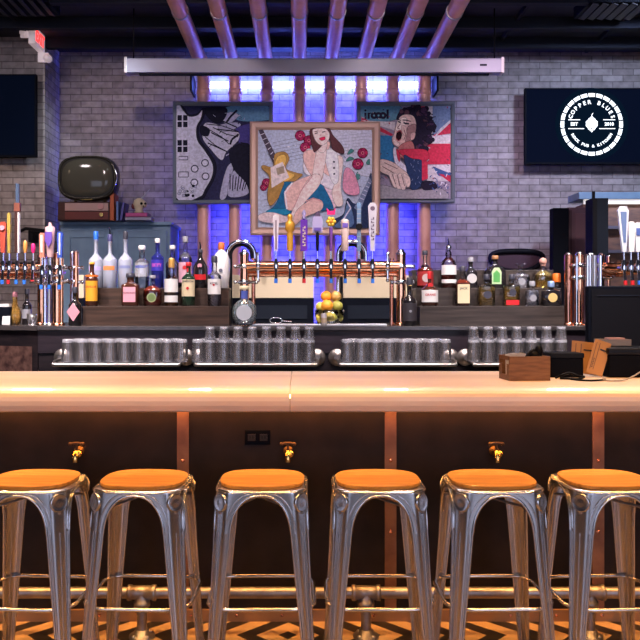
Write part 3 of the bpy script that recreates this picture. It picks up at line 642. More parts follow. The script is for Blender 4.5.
# ------------------------------------------------------------------ back bar
BT = Z(326, 5.0)      # top height
xl, xr = X(38, 5), X(590, 5)
t = thing('back_bar', 'long dark wooden back bar counter carrying bottles and beer taps', 'bar counter', (0, 5.0, 0))
MB().box(xl, xr, .06, 1.15, 0, BT-.03).build('body', bkwood, t)
MB().box(xl, xr, .0, .06, BT-.17, BT-.03).build('upper_rail_board', wood('slate_board', (.026, .018, .024), (.013, .009, .013), .35, (1, 10, 12), 3), t)
MB().box(xl, xr, .01, .06, .95, BT-.175).build('lower_board', bkwood, t)
MB().box(xl-.0, xr+.01, -.02, 1.15, BT-.028, BT).build('worktop', mat('stone_top', (.045, .038, .04), .25, 0, (30, (.028, .024, .026))), t, bevel=.004)
t = thing('angled_counter', 'angled dark counter wing with a painted-on copper reflection at the left end', 'bar counter', (0, 5.0, 0))
b = MB(); x2 = X(-90, 5.5)
for (zz0, zz1, e, m_) in ((0, BT-.03, 0, 0), (BT-.028, BT, .02, 1)):
    b.prism([(xl-.001, .0-e), (xl-.001, 1.15), (x2, 1.15), (x2, .45-e)], zz0, zz1, m_, 'xy')
b.build('wing_body', [bkwood, mat('stone_top_wing', (.045, .038, .04), .25)], t)
b = MB()
def lerpw(px, off): 
    x = xl+(x2-xl)*px; return (x, .45*px-off)
p0, p1 = lerpw(.04, .004), lerpw(1, .004)
b.add([(p0[0], p0[1], 1.0), (p1[0], p1[1], 1.0), (p1[0], p1[1], BT-.13), (p0[0], p0[1], BT-.13)], [(0, 1, 2, 3)], 0)
b.build('copper_reflection', mat('dull_copper_reflection', (.42, .22, .18), .35, .8, (20, (.12, .06, .06))), t)  # copper reflection on the wing face, put into the colour of a flat quad

def riser(label, px0, px1, h, y0, y1, m, d0):
    hw = (px1-px0)/2*d0/F
    t = thing('bottle_riser', label, 'riser', (X((px0+px1)/2, d0), y0, BT)); L = y1-y0-.001
    MB().box(-hw, hw, 0, .014, 0, h-.014).box(-hw, hw, L-.014, L, 0, h-.014).box(-hw, -hw+.014, .014, L-.014, 0, h-.014).box(hw-.014, hw, .014, L-.014, 0, h-.014).build('box_sides', m, t)
    MB().box(-hw-.003, hw+.003, 0, L, h-.014, h).build('box_top', m, t, bevel=.002)
T1, T2, T3 = Z(306, 5.1)-BT, Z(288, 5.26)-BT, Z(270, 5.42)-BT
riser('low dark wooden riser box at the front, left of the centre taps', 83, 229, T1, 5.10, 5.255, dkwood, 5.1)
riser('taller dark wooden riser box behind the low one, left of the centre taps', 88, 229, T2, 5.256, 5.42, dkwood, 5.26)
riser('low grey wooden riser box at the front, right of the centre taps', 420, 564, T1, 5.10, 5.255, greywood, 5.1)
riser('taller grey wooden riser box in the middle, right of the centre taps', 416, 560, T2, 5.256, 5.425, greywood, 5.26)
riser('tallest grey wooden riser box at the rear, right of the centre taps', 412, 553, T3, 5.426, 5.6, greywood, 5.43)

# ------------------------------------------------------------------ drain rails with glasses
GR = 4.88; RZ = Z(361.5, GR)
def rail(label, px0, px1):
    x0, x1 = X(px0, 4.9), X(px1, 4.9)
    t = thing('drain_rail', label, 'rail', ((x0+x1)/2, 4.9, RZ)); hw = (x1-x0)/2
    MB().box(-hw+.02, hw-.02, -.10, .11, -.012, 0).build('tray', C('tray_dark', (.16, .15, .15), .4, .9), t)
    MB().tube([(-hw+.02, -.115, -.014), (hw-.02, -.115, -.014)], .011, 12).build('rail_tube', C('dull_steel', (.34, .31, .30), .32, 1), t)
    for s_ in (-1, 1):
        MB().lathe([(.052, .0), (.055, -.006), (.048, -.012), (.018, -.018), (.018, -.05)], (s_*(hw-.01), .105, .018), 18, axis='y').build('flange', C('flange_steel', (.26, .23, .22), .4, .9), t)
        MB().tube([(s_*(hw-.01), .10, .01), (s_*(hw-.01), -.06, .005), (s_*(hw-.02), -.115, -.012)], .009, 10).ball((s_*(hw-.018), -.115, -.012), .012).build('bracket_arm', C('arm_steel', (.40, .37, .36), .35, 1), t)
    return t
rail('steel glass rail at the far left of the back bar', 56, 185)
rail('steel glass rail second from the left, under stacked pairs of glasses', 195, 319)
rail('steel glass rail right of centre, under a single-height row of glasses', 336, 455)
rail('steel glass rail at the right, behind the wooden caddy', 467, 592)
gh = .140
def pint():
    b = MB(); h = gh       # upside down: narrow thick base on top
    b.lathe([(.0395, .006), (.0385, .05), (.0355, h-.022)], (0, 0, 0), 20, cap=False)
    b.lathe([(.0355, h-.022), (.0350, h-.010), (.032, h-.002), (.028, h), (.001, h)], (0, 0, 0), 20, 1, cap=False)
    b.lathe([(.0365, .006), (.0355, .05), (.032, h-.024), (.028, h-.020), (.001, h-.018)], (0, 0, 0), 20, cap=False)
    b.lathe([(.0365, .006), (.0368, 0), (.0395, 0), (.0395, .006)], (0, 0, 0), 20, 1, cap=False)
    return b
proto = None; proto2 = None
def tumbler():
    h = .074; return MB().lathe([(.034, .005), (.0275, h-.014)], (0, 0, 0), 20, cap=False).lathe([(.0275, h-.014), (.027, h-.004), (.025, h), (.001, h)], (0, 0, 0), 20, 1, cap=False).lathe([(.0315, .001), (.026, h-.02), (.023, h-.012), (.001, h-.011)], (0, 0, 0), 20, cap=False).lathe([(.0315, .005), (.0315, 0), (.034, 0), (.034, .005)], (0, 0, 0), 20, 1, cap=False)
def put_tumbler(x, y, z, label, grp):
    global proto2
    if proto2 is None: o = tumbler().build('tumbler_glass', [glpint, gl_highlight]); proto2 = o
    else: o = proto2.copy(); COL.objects.link(o)
    o.location = (x, y, z); return tag(o, label, 'glass', grp)
def put_glass(x, y, z, label, grp):
    global proto
    if proto is None:
        o = pint().build('pint_glass', [glpint, gl_highlight]); proto = o
    else:
        o = proto.copy(); COL.objects.link(o)
    o.location = (x, y, z); o.rotation_euler.z = random.uniform(0, 6); return tag(o, label, 'glass', grp)
def glass_row(pxs, where, grp, stacked=(), rear=True):
    sc = .0755
    for i, px in enumerate(pxs):
        x = X(px, GR-.04)
        put_glass(x, GR-.04, RZ, f'inverted pint glass, {ORD[i]} from left, front row, {where}', grp)
        if px in stacked:
            put_tumbler(x, GR-.04, RZ+gh+.0005, f'small tumbler standing on the {ORD[i]} front pint glass, {where}', grp+', stacked on top')
    if rear:
        for i, px in enumerate(pxs[:-1]):
            x = (X(px, GR-.04)+X(pxs[i+1], GR-.04))/2
            if abs(pxs[i+1]-px) < 19:
                put_glass(x, GR+.047, RZ, f'inverted pint glass, {ORD[i]} from left, rear row, {where}', grp+', rear row')
r1 = [68+14.2*i for i in range(9)]
glass_row(r1, 'far left rail', 'pint glasses on the far left rail')
r2 = [198, 210, 224, 238, 252.3, 266.5, 281, 295.5, 309]
glass_row(r2, 'second rail from the left', 'pint glasses on the second rail', r2[1:])
r3 = [347, 361, 375, 389, 403, 417, 431, 445]
glass_row(r3, 'rail right of centre', 'pint glasses on the rail right of centre')
r4 = [473.5, 488, 502, 516.5, 531, 546.5, 561]
glass_row(r4, 'right rail', 'pint glasses on the right rail', r4)

# ------------------------------------------------------------------ bottles
def bottle(label, px, by, ty, wpx, d, z, g, liquid=None, fill=.8, cap=None, caph=.05, label_m=None, lab=(.15, .6), sq=2, body=.62, neck=.30, shoulder=.16,
           extra=None, pour=False, txt=None, txm=None, ltop=None, thick=1.0, prof=None, grp=None, lw=1.25):
    H_ = (by-ty)*d/F; R = wpx*d/F/2; rn = max(R*neck, .010)
    ch = max(H_*caph, .012); Hg = H_-ch
    t = thing('bottle', label, 'bottle', (X(px, d), d, z))
    if prof: P_ = [(R*r, Hg*h) for r, h in prof]; E = [sq]*(len(P_)-2)+[2, 2]
    else:
        hb = Hg*body; hs = hb+Hg*shoulder
        P_ = [(R*.86, 0), (R, .006), (R, hb)]+[(rn+(R-rn)*(math.cos(PI*k/6)+1)/2, hb+(hs-hb)*k/6) for k in range(1, 7)]+[(rn, Hg*.97), (rn*1.12, Hg*.975), (rn*1.12, Hg)]
        E = [sq]*5+[2+(sq-2)*.5]*2+[2]*(len(P_)-7)
    MB().lathe(P_, (0, 0, 0), 24, 0, p=E, sy=thick).build('glass_body', g, t)
    if liquid is not None:
        Q = [(max(r-.003, .004)*.97, zz+.004) for r, zz in P_ if zz <= Hg*fill] ; e2 = E[:len(Q)]
        if len(Q) > 1:
            Q.append((Q[-1][0], max(Q[-1][1]+.002, Hg*fill*.98))); e2.append(e2[-1])
            MB().lathe(Q, (0, 0, 0), 20, 0, p=e2, sy=thick).build('liquid', liquid, t)
    if cap is not None:
        MB().lathe([(rn*1.25, 0), (rn*1.3, ch*.1), (rn*1.25, ch*.9), (rn*1.0, ch)], (0, 0, Hg-.001), 14).build('cap', cap, t)
    if pour:
        MB().tube([(0, 0, H_-.002), (0, 0, H_+.025), (-.006, 0, H_+.05)], [.007, .005, .0035], 8).build('pourer', chrome, t)
    if label_m is not None:
        z0, z1 = Hg*lab[0], Hg*lab[1]; a = lw
        MB().lathe([(R*1.015, z0), (R*1.015, z1)], (0, 0, 0), 16, 0, p=[sq, sq], a0=-PI/2-a, a1=-PI/2+a, cap=False, sy=thick).build('label', label_m, t)
        if txt:
            size = txt[1]*d/F; zz = z0+(z1-z0)*(txt[2] if len(txt) > 2 else .6)
            fn = (lambda p: (R*1.03*math.sin(p[0]/R), -R*1.03*thick*math.cos(p[0]/R)+p[1], p[2])) if sq == 2 else (lambda p: (p[0], p[1]-R*thick*1.02, p[2]))
            MB().text(txt[0], size, (0, 0, zz), 0, .0006, fn, bold=size*.02).build('lettering', txm or c_dark, t)
    if extra: extra(t, R, Hg, thick)
    return t
frost = glass('frosted_glass', (.85, .88, .95), .38, .18, (.66, .70, .85)); clr = gl
amber = glass('amber_liquid', (.75, .32, .06), .30, .05, (.42, .15, .03)); redl = glass('red_amber_liquid', (.55, .12, .05), .4, .05, (.30, .04, .02))
clear_l = glass('clear_liquid', (.95, .96, .98), .10, .05, (.75, .72, .85)); darkg = mat('dark_bottle_glass', (.012, .010, .012), .06, coat=.5); greeng = mat('dark_green_glass', (.012, .03, .018), .06, coat=.4)
blueg = glass('cobalt_glass', (.08, .10, .55), .35, .05, (.03, .04, .30)); pale_y = glass('pale_gold_liquid', (.85, .70, .35), .22, .05, (.55, .42, .16)); brownd = mat('dark_brown_glass', (.05, .014, .008), .07, coat=.4)
def disc(m, zz, r, oy=1.03, name='emblem'):
    def f(t, R, H_, th): MB().lathe([(R*r, -.002), (R*r, 0)], (0, -R*th*oy, H_*zz), 18, axis='y', sm=False).build(name, m, t)
    return f
def band(m, a_, b_, name='band', w_=PI):
    def f(t, R, H_, th): MB().lathe([(R*1.02, H_*a_), (R*1.02, H_*b_)], (0, 0, 0), 20, a0=-PI/2-w_, a1=-PI/2+w_, cap=False, sy=th).build(name, m, t)
    return f
def many(*fs):
    def f(*a):
        for q in fs: q(*a)
    return f
D2, D1, DC = 5.34, 5.18, 5.07; Z2, Z1, ZT3 = BT+T2, BT+T1, BT+T3
# left riser, upper step
bottle('frosted tall vodka bottle with bright blue cap, leftmost on the upper step', 96, 288, 231, 14.5, D2, Z2, frost, clear_l, .7, C('cap_blue', (.04, .22, .75)), .14, None, body=.55, shoulder=.17, neck=.27, extra=band(c_lil, .36, .44, 'print', 1.0))
bottle('frosted tall vodka bottle with orange print and steel pourer', 110, 288, 234, 14, D2, Z2, frost, clear_l, .6, C('cap_navy', (.04, .04, .12)), .13, C('print_orange', (.80, .32, .12)), (.38, .47), body=.58, shoulder=.17, neck=.27, pour=True, lw=.9)
bottle('frosted tall vodka bottle with black cap, between the orange-print and white-capped bottles', 125.5, 288, 231, 14, D2, Z2, frost, clear_l, .6, c_dark, .14, None, body=.56, shoulder=.17, neck=.27, extra=band(C('print_slate', (.14, .16, .30)), .40, .46, 'print', .9))
bottle('clear vodka bottle with white cap and blue lettering', 142, 288, 245, 14, D2, Z2, clr, clear_l, .8, c_white, .10, glass('clear_label', (.9, .9, .95), .25), (.3, .66), body=.66, shoulder=.12, neck=.38, txt=('ABSOLUT', 3.3, .7), txm=c_blue)
bottle('cobalt blue bottle with white cap and pink print', 157.5, 288, 238, 12.5, D2, Z2, blueg, None, .8, c_white, .09, C('cobalt_label', (.06, .05, .40)), (.38, .62), body=.66, shoulder=.13, neck=.32, txt=('SKYY', 4.5, .5), txm=C('pink_print', (.85, .2, .65)), lw=1.2)
bottle('clear round-shouldered bottle with white cap behind the amber spirit', 172.5, 288, 245, 13.5, D2, Z2, clr, clear_l, .7, c_white, .09, None, body=.60, shoulder=.18, neck=.34)
bottle('clear tall bottle with pale pink label and grey cap', 185.5, 288, 236, 13.5, D2, Z2, clr, clear_l, .8, c_grey, .11, C('label_palepink', (.70, .46, .55)), (.12, .56), body=.64, shoulder=.15, neck=.30, extra=disc(c_red, .44, .3))
bottle('dark champagne-shaped bottle with pink seal and red label', 200.5, 288, 249, 15, D2, Z2, darkg, None, .8, c_dark, .08, c_red, (.23, .38), body=.52, shoulder=.40, neck=.24, pour=True, extra=disc(c_pink, .62, .30, .90), lw=.9)
bottle('opaque white rum bottle with orange cap', 221.5, 288, 242, 17.5, D2, Z2, white_g, None, .8, C('cap_copper', (.70, .24, .08)), .16, None, prof=[(.70, 0), (.74, .02), (.92, .3), (1, .55), (.96, .75), (.75, .88), (.34, .98), (.34, 1)], extra=disc(C('palm_mark', (.10, .10, .14)), .45, .22, 1.0))
# left riser, lower step
bottle('dark coffee liqueur bottle with big yellow label, leftmost on the lower step', 92, 306, 262, 12.5, D1, Z1, brownd, None, .8, c_yel, .05, c_yel, (.12, .60), body=.62, shoulder=.2, neck=.34, txt=('KAHLUA', 2.9, .7), txm=c_red, extra=band(c_orange, .70, .74))
bottle('squat square dark red liqueur bottle with pink label and flat black cap', 130.5, 306, 273, 17, D1, Z1, brownd, None, .8, c_dark, .13, c_pink, (.14, .66), lw=.62, sq=7, body=.72, shoulder=.12, neck=.42, thick=.7, txt=('DISARONNO', 2.3, .6))
bottle('squat flask-shaped bottle with olive green label', 152.5, 306, 275, 18, D1, Z1, clr, redl, .7, c_grey, .10, None, sq=3, body=.52, shoulder=.26, neck=.26, thick=.6, extra=many(disc(C('label_olive', (.30, .33, .20)), .30, .52), lambda t, R, H_, th: MB().lathe([(R*.40, -.003), (R*.40, -.001)], (0, -R*th*1.03, H_*.30), 18, axis='y', sm=False).build('inner_oval', C('olive_dark', (.10, .14, .05)), t)))
bottle('amber spirit bottle with two white labels left of the green whiskey bottle', 171.5, 306, 258, 14, D1, Z1, clr, amber, .25, C('cap_gold', (.65, .36, .10), .3, .6), .20, c_white, (.36, .70), body=.66, shoulder=.2, neck=.34, extra=band(c_white, .10, .27, 'lower_label', 1.2))
bottle('green glass whiskey bottle with cream label and red neck', 188.5, 306, 262, 13.5, D1, Z1, greeng, None, .8, c_red, .09, c_cream, (.24, .66), body=.68, shoulder=.16, neck=.32, txt=('JAMESON', 2.8, .88), extra=many(band(c_red, .84, .94, 'neck_band', .1), disc(c_red, .44, .22)))
bottle('clear bottle with white label and dark cap, rightmost on the left riser box', 214.5, 306, 256, 13.5, D1, Z1, clr, clear_l, .8, c_dark, .13, c_white, (.27, .62), body=.68, shoulder=.13, neck=.36, txt=('KETEL', 3, .7), extra=disc(c_red, .48, .16))
# counter level
bottle('dark wine bottle with pink diamond label left of the dark riser', 75, 326, 287, 12.5, DC, BT, darkg, None, .8, c_dark, .16, None, body=.62, shoulder=.2, neck=.34,
       extra=lambda t, R, H_, th: MB().prism([(0, H_*.14), (R*1.05, H_*.42), (0, H_*.70), (-R*1.05, H_*.42)], -R-.003, -R-.001).build('diamond_label', c_pink, t))
bottle('round clear tequila flask with silver-white label in front of the tap post', 244.5, 327, 287, 25, 5.0, BT+.002, glass('flask_glass', (.86, .92, .92), .12, .05, (.55, .65, .65)), clear_l, .6, c_cream, .09, None, sq=2, prof=[(.30, 0), (.62, .02), (.92, .18), (1, .36), (.90, .54), (.60, .66), (.26, .73), (.24, .98), (.24, 1)], thick=.55,
       extra=many(disc(C('silver_label', (.62, .62, .64), .3, .4), .36, .62, 1.02), lambda t, R, H_, th: MB().lathe([(R*.30, H_*.74), (R*.30, H_*.96)], (0, 0, 0), 14).build('neck_wrap', C('neck_blue', (.12, .16, .45)), t)))
bottle('black wine bottle with thin white crest right of the centre taps', 409.5, 325.5, 277, 14.5, DC, BT, darkg, None, .8, c_dark, .17, C('black_label', (.03, .025, .03)), (.12, .56), body=.60, shoulder=.18, neck=.34,
       extra=many(disc(c_grey, .36, .18), band(gold, .985, 1.0, 'gold_ring', .2)))
# right riser, upper step
bottle('bourbon bottle with large red label at the left end of the upper step', 425, 288, 250, 16.5, D2, Z2, clr, redl, .62, c_dark, .12, C('label_brick', (.40, .05, .05)), (.08, .50), body=.52, shoulder=.22, neck=.26, extra=disc(C('lab_w', (.6, .5, .5)), .30, .5))
bottle('brandy bottle with long twisted clear neck and white label', 448.5, 288, 245, 15.5, D2, Z2, clr, redl, .40, chrome, .08, c_white, (.34, .58), body=.60, shoulder=.10, neck=.30, pour=True, extra=many(band(c_white, .13, .22, 'lower_label', 1.2), lambda t, R, H_, th: MB().ball((0, 0, H_*.86), R*.42, sz=1.3).build('neck_bulb', gl, t)), prof=[(.86, 0), (1, .02), (1, .58), (.86, .68), (.5, .76), (.26, .80), (.26, .98), (.28, 1)])
bottle('dark bottle with round silver label and black cap beside the cream-label whiskey', 470.5, 288, 257, 13.5, D2, Z2, darkg, None, .8, c_grey, .14, None, body=.60, shoulder=.2, neck=.34, extra=disc(C('silver_round', (.58, .56, .55), .35, .2), .36, .72))
bottle('broad black bottle with bright green label', 495, 288, 255, 22, D2, Z2, darkg, None, .8, C('cork', (.35, .20, .10)), .12, None, body=.58, shoulder=.28, neck=.24, thick=.6, extra=lambda t, R, H_, th: MB().prism([(-R*.42, H_*.14), (R*.42, H_*.14), (R*.44, H_*.55), (R*.22, H_*.70), (-R*.22, H_*.70), (-R*.44, H_*.55)], -R*.62, -R*.60).prism([(-R*.3, H_*.2), (R*.3, H_*.2), (R*.3, H_*.5), (0, H_*.62), (-R*.3, H_*.5)], -R*.63, -R*.62, 1).build('shield_label', [C('shield_pale', (.55, .68, .45)), c_green], t))
bottle('clear squat bottle with crown-like glass stopper', 520.5, 288, 263, 18, D2, Z2, clr, clear_l, .6, None, .05, None, sq=3, body=.50, shoulder=.24, neck=.26, thick=.6, extra=many(disc(c_grey, .28, .4), lambda t, R, H_, th: MB().tube([(-R*.5, 0, H_*1.06), (-R*.2, 0, H_*.98), (R*.2, 0, H_*.98), (R*.5, 0, H_*1.06)], .008, 8).build('stopper', gl, t)))
bottle('gold tequila bottle with round pink stopper', 543, 288, 258, 18, D2, Z2, clr, pale_y, .7, None, .2, None, sq=3, body=.52, shoulder=.26, neck=.28, thick=.7, extra=lambda t, R, H_, th: MB().ball((0, 0, H_+.020), R*.42).box(-.012, .012, -.012, .012, H_-.01, H_+.01).build('stopper', C('stopper_pink', (.72, .45, .38)), t))
bottle('small bottle with bright orange cap behind the black squat bottle', 556.5, 288, 273, 9, D2-.02, Z2, darkg, None, .8, C('cap_orange', (.85, .25, .03)), .6, None, neck=.7)
# right riser, lower step
bottle('squat red-capped orange liqueur bottle with white label and ribbon', 429.5, 306, 271, 17, D1, Z1, brownd, None, .8, c_red, .22, c_white, (.14, .58), body=.56, shoulder=.30, neck=.20, txt=('GRAND', 3.2, .6), txm=c_red, extra=disc(c_red, .75, .3, .55, 'seal'))
bottle('square whiskey bottle with large cream label', 462.5, 306, 266, 14, D1, Z1, clr, redl, .74, c_dark, .13, c_cream, (.08, .62), sq=8, body=.66, shoulder=.13, neck=.34, thick=.9, txt=('JACK', 3.4, .78), lw=.72)
bottle('square gold tequila bottle with dark round emblem, left of the red-label one', 486.5, 306, 274, 16, D1, Z1, clr, pale_y, .74, c_dark, .17, None, sq=8, body=.76, shoulder=.08, neck=.30, thick=.6, extra=disc(c_dark, .42, .5))
bottle('square gold tequila bottle with red bottom label and dark cap', 511.5, 306, 274, 15.5, D1, Z1, clr, pale_y, .74, c_dark, .17, c_red, (.04, .22), sq=8, body=.76, shoulder=.08, neck=.30, thick=.6, lw=.7, extra=disc(c_dark, .50, .45))
bottle('small square clear bottle with silver cap', 532, 306, 281, 12.5, D1, Z1, clr, clear_l, .74, c_grey, .2, None, sq=8, body=.74, shoulder=.08, neck=.38, thick=.7, extra=disc(c_grey, .40, .55))
bottle('broad black bottle with round yellow label and blue-silver cap', 551, 306, 281, 19, D1, Z1, darkg, None, .8, C('cap_steel', (.25, .36, .60), .3, .5), .24, None, sq=5, body=.78, shoulder=.14, neck=.28, thick=.6, extra=disc(C('label_straw', (.66, .52, .25)), .44, .48))

# ------------------------------------------------------------------ tap towers
def ring_clamp(b, c, r, axis):
    b.lathe([(r, -.014), (r+.008, -.012), (r+.008, .012), (r, .014)], c, 18, axis=axis)
def tap_handle(t, x, z, y, kind, i):
    """one beer tap: chrome faucet in front of the copper pipe and its handle above"""
    o = MB().tube([(x, y+.05, z), (x, y-.02, z)], .013, 10).lathe([(.016, -.02), (.018, 0), (.013, .03), (.011, .045)], (x, y-.03, z), 12).tube([(x, y-.035, z-.01), (x, y-.045, z-.05), (x, y-.05, z-.085)], [.010, .009, .010], 10).lathe([(.006, .04), (.006, .10)], (x, y-.03, z), 8).build('faucet', chrome, t)
    MB().tube([(x, y-.050, z-.083), (x, y-.052, z-.11)], .0115, 10).build('faucet_tip', kind.get('tip', c_sky), o)
    h = kind['h']; z0 = z+.095; yy = y-.03; f = kind['f']
    ob, ms = f(x, yy, z0, h); hd = ob.build('tap_handle', ms, t, label=kind['label'])
    if 'badge' in kind:
        bb, bm = kind['badge'](x, yy, z0, h); bb.build('badge', bm, hd)
def marks(x, y, z, L, w_):      # illegible vertical lettering
    b = MB(); n = 7; st = L/n
    for k_ in range(n):
        zz = z+k_*st; b.box(x-w_, x+w_, y-.0012, y, zz, zz+st*.22)
        if k_ % 2: b.box(x-w_, x-w_*.3, y-.0012, y, zz+st*.22, zz+st*.7)
        else: b.box(x+w_*.2, x+w_, y-.0012, y, zz+st*.22, zz+st*.7)
    return b
def k_paddle(m, w0, w1, th=.012):
    def f(x, y, z, h): return MB().prism([(x-w0, z), (x+w0, z), (x+w1, z+h*.93), (x+w1*.5, z+h), (x-w1*.5, z+h), (x-w1, z+h*.93)], y-th, y+th), m
    return f
def k_lathe(m, prof):
    def f(x, y, z, h): return MB().lathe([(r, zz*h) for r, zz in prof], (x, y, z), 16), m
    return f
def bd_disc(m, zz, r): return lambda x, y, z, h: (MB().lathe([(r, -.004), (r, 0)], (x, y-.02, z+h*zz), 16, axis='y', sm=False), m)
def bd_box(m, a, b_, w_, th=.016): return lambda x, y, z, h: (MB().box(x-w_, x+w_, y-th, y-.010, z+h*a, z+h*b_), m)
PY = 5.16; k5 = (PY-.05)/F
t = thing('tap_tower', 'copper beer tap tower with eight taps in the middle of the back bar', 'beer tower', (X(323, PY), PY, BT))
ox = t.location.x; pz = Z(266.5, PY)-BT
def tx_(px): return X(px, PY)-ox
MB().tube([(tx_(247), 0, pz), (tx_(400), 0, pz)], .037, 20).build('tap_pipe', copper_s, t)
MB().tube([(tx_(247), .02, pz-.05), (tx_(400), .02, pz-.05)], .018, 16).build('lower_pipe', copper_s, t)
for px in (244.5, 401):
    x = tx_(px)
    MB().tube([(x, 0, 0), (x, 0, Z(254, PY)-BT)], .030, 20).lathe([(.05, 0), (.05, .012), (.03, .02)], (x, 0, 0), 20).build('post', copper_s, t)
    MB().ball((x, 0, Z(252, PY)-BT), .022).lathe([(.033, 0), (.035, .01), (.02, .018)], (x, 0, Z(254.5, PY)-BT), 16).build('post_cap', chrome, t)
    s_ = 1 if px < 300 else -1
    MB().tube([(x+s_*.055, .05, 0), (x+s_*.055, .05, Z(258, PY)-BT)], .014, 14).build('riser_pipe', copper, t)
    for zz in (Z(282, PY)-BT, pz):
        c = MB(); ring_clamp(c, (x, 0, zz), .031, 'z'); c.tube([(x-.055, -.01, zz), (x+.075*1, -.01, zz)], .009, 8); c.ball((x-.058, -.01, zz), .014); c.ball((x+.078, -.01, zz), .014); c.build('clamp', chrome, t)
    c = MB(); ring_clamp(c, (x+s_*.09, 0, pz), .040, 'x'); c.tube([(x+s_*.09, -.03, pz-.085), (x+s_*.09, -.03, pz+.075)], .009, 8).ball((x+s_*.09, -.03, pz+.08), .013).ball((x+s_*.09, -.03, pz-.09), .013); c.build('clamp', chrome, t)
def fig_gold(x, y, z, h):
    return MB().lathe([(.018, 0), (.021, .02), (.021, .45*h), (.018, .50*h), (.032, .58*h), (.030, .75*h), (.014, .84*h), (.017, .88*h), (.017, .96*h), (.006, h)], (x, y, z), 16), C('handle_gold', (.80, .48, .08), .35, .3)
def flower(x, y, z, h):
    b = MB().lathe([(.010, 0), (.012, h*.55)], (x, y, z), 10, 0)
    for k_ in range(6): b.ball((x+.02*math.cos(k_*PI/3), y-.006, z+h*.68+.02*math.sin(k_*PI/3)), .014, 1, 8)
    b.ball((x, y-.012, z+h*.68), .014, 2, 8)
    b.prism([(x-.03, z+h*1.0), (x-.024, z+h*.84), (x+.024, z+h*.84), (x+.03, z+h*1.0), (x+.012, z+h*.93), (x-.012, z+h*.93)], y-.008, y+.008, 3)
    return b, [C('stem_purple', (.12, .04, .22)), C('petal_yellow', (.85, .62, .08)), C('petal_mid', (.75, .35, .05)), c_mag]
def guitar_neck(x, y, z, h):
    b = MB().prism([(x-.012, z), (x+.012, z), (x+.014, z+h), (x-.014, z+h)], y-.008, y+.008, 0)
    for k_ in range(9): b.box(x-.013, x+.013, y-.010, y-.008, z+h*(.1+.095*k_), z+h*(.1+.095*k_)+.004, 1)
    b.lathe([(.022, -.016), (.022, 0)], (x, y, z+h*.5), 16, 2, axis='y', sm=False); return b, [C('neck_blue_grey', (.16, .24, .36)), c_grey, black]
def cup_label(x, y, z, h): return MB().lathe([(.008, 0), (.011, .12*h), (.011, .45*h), (.007, .5*h)], (x, y, z), 12, 0).box(x-.032, x+.032, y-.008, y+.008, z+h*.45, z+h*.86, 1).prism([(x-.02, z+h*.86), (x+.02, z+h*.86), (x+.01, z+h), (x-.012, z+h*.96)], y-.008, y+.008, 2), [black, C('plate_lilac', (.50, .45, .66)), C('bird_dark', (.08, .05, .1))]
hs = lambda ytop: (255-ytop)*k5
KINDS = [
 (276, dict(h=hs(219), f=k_paddle(C('handle_white', (.72, .66, .70)), .011, .020), label='white tapering tap handle with dark edge', badge=bd_box(C('edge_dark', (.10, .05, .08)), .05, .85, .004))),
 (290, dict(h=hs(218), f=fig_gold, label='golden bottle-shaped tap handle', badge=bd_disc(C('badge_cream', (.75, .6, .4)), .62, .014))),
 (304, dict(h=hs(214), f=lambda x, y, z, h: (MB().box(x-.023, x+.023, y-.014, y+.014, z, z+h*.76, 0).lathe([(.006, .76*h), (.017, .80*h), (.008, .86*h), (.014, .92*h), (.004, h)], (x, y, z), 12, 1), [C('handle_violet', (.18, .04, .42)), c_lil]), tip=c_red, label='purple square tap handle with pale vertical marks', badge=lambda x, y, z, h: (marks(x, y-.0150, z+h*.12, h*.5, .009), c_cream))),
 (317.5, dict(h=hs(215), f=cup_label, label='black tap handle with lilac square plate', badge=bd_box(C('plate_text', (.18, .12, .4)), .50, .58, .022))),
 (331, dict(h=hs(212), f=flower, label='purple tap handle topped by a yellow flower and magenta piece')),
 (345, dict(h=hs(223), f=k_lathe(C('handle_cream', (.72, .58, .55)), [(.020, 0), (.024, .03), (.026, .9), (.022, .97), (.008, 1)]), label='cream cylinder tap handle with purple badge', badge=bd_box(C('badge_purple', (.10, .06, .28)), .72, .86, .018, .028))),
 (359, dict(h=hs(207), f=guitar_neck, label='blue-grey guitar-neck tap handle with black disc')),
 (372.5, dict(h=hs(207), f=k_paddle(C('handle_silver', (.58, .55, .60), .3, .2), .014, .028), label='tall silvery tap handle with dark lettering', badge=lambda x, y, z, h: (marks(x, y-.0125, z+h*.22, h*.5, .010).lathe([(.015, -.002), (.015, 0)], (x, y-.012, z+h*.88), 12, axis='y', sm=False), C('ink', (.08, .05, .08))))),
]
for i, (px, kd) in enumerate(KINDS): tap_handle(t, X(px, PY-.08)-ox, pz, -.045, kd, i)
# left tower
t = thing('tap_tower', 'copper beer tap tower at the left edge of the back bar', 'beer tower', (X(20, 5.3), 5.3, BT)); ox = t.location.x
xx = lambda px: X(px, 5.3)-ox
pzl = Z(268, 5.3)-BT
MB().tube([(xx(-60), 0, pzl), (xx(42), 0, pzl)], .038, 20).build('tap_pipe', copper_s, t)
MB().tube([(xx(-60), .02, pzl-.055), (xx(42), .02, pzl-.055)], .018, 14).build('lower_pipe', copper_s, t)
for px, r_, y_ in ((-60, .03, 0), (42, .030, 0), (51, .016, .08), (62, .028, -.10), (70.5, .018, .05), (77, .017, -.02)):
    zt_ = Z(255 if px < 70 else 252, 5.3)-BT
    MB().tube([(xx(px), y_, 0), (xx(px), y_, zt_)], r_, 16).lathe([(r_+.014, 0), (r_+.014, .01), (r_, .018)], (xx(px), y_, 0), 16).build('post', copper_s if px != 70.5 else chrome, t)
    MB().ball((xx(px), y_, zt_), r_*.8).build('post_cap', chrome, t)
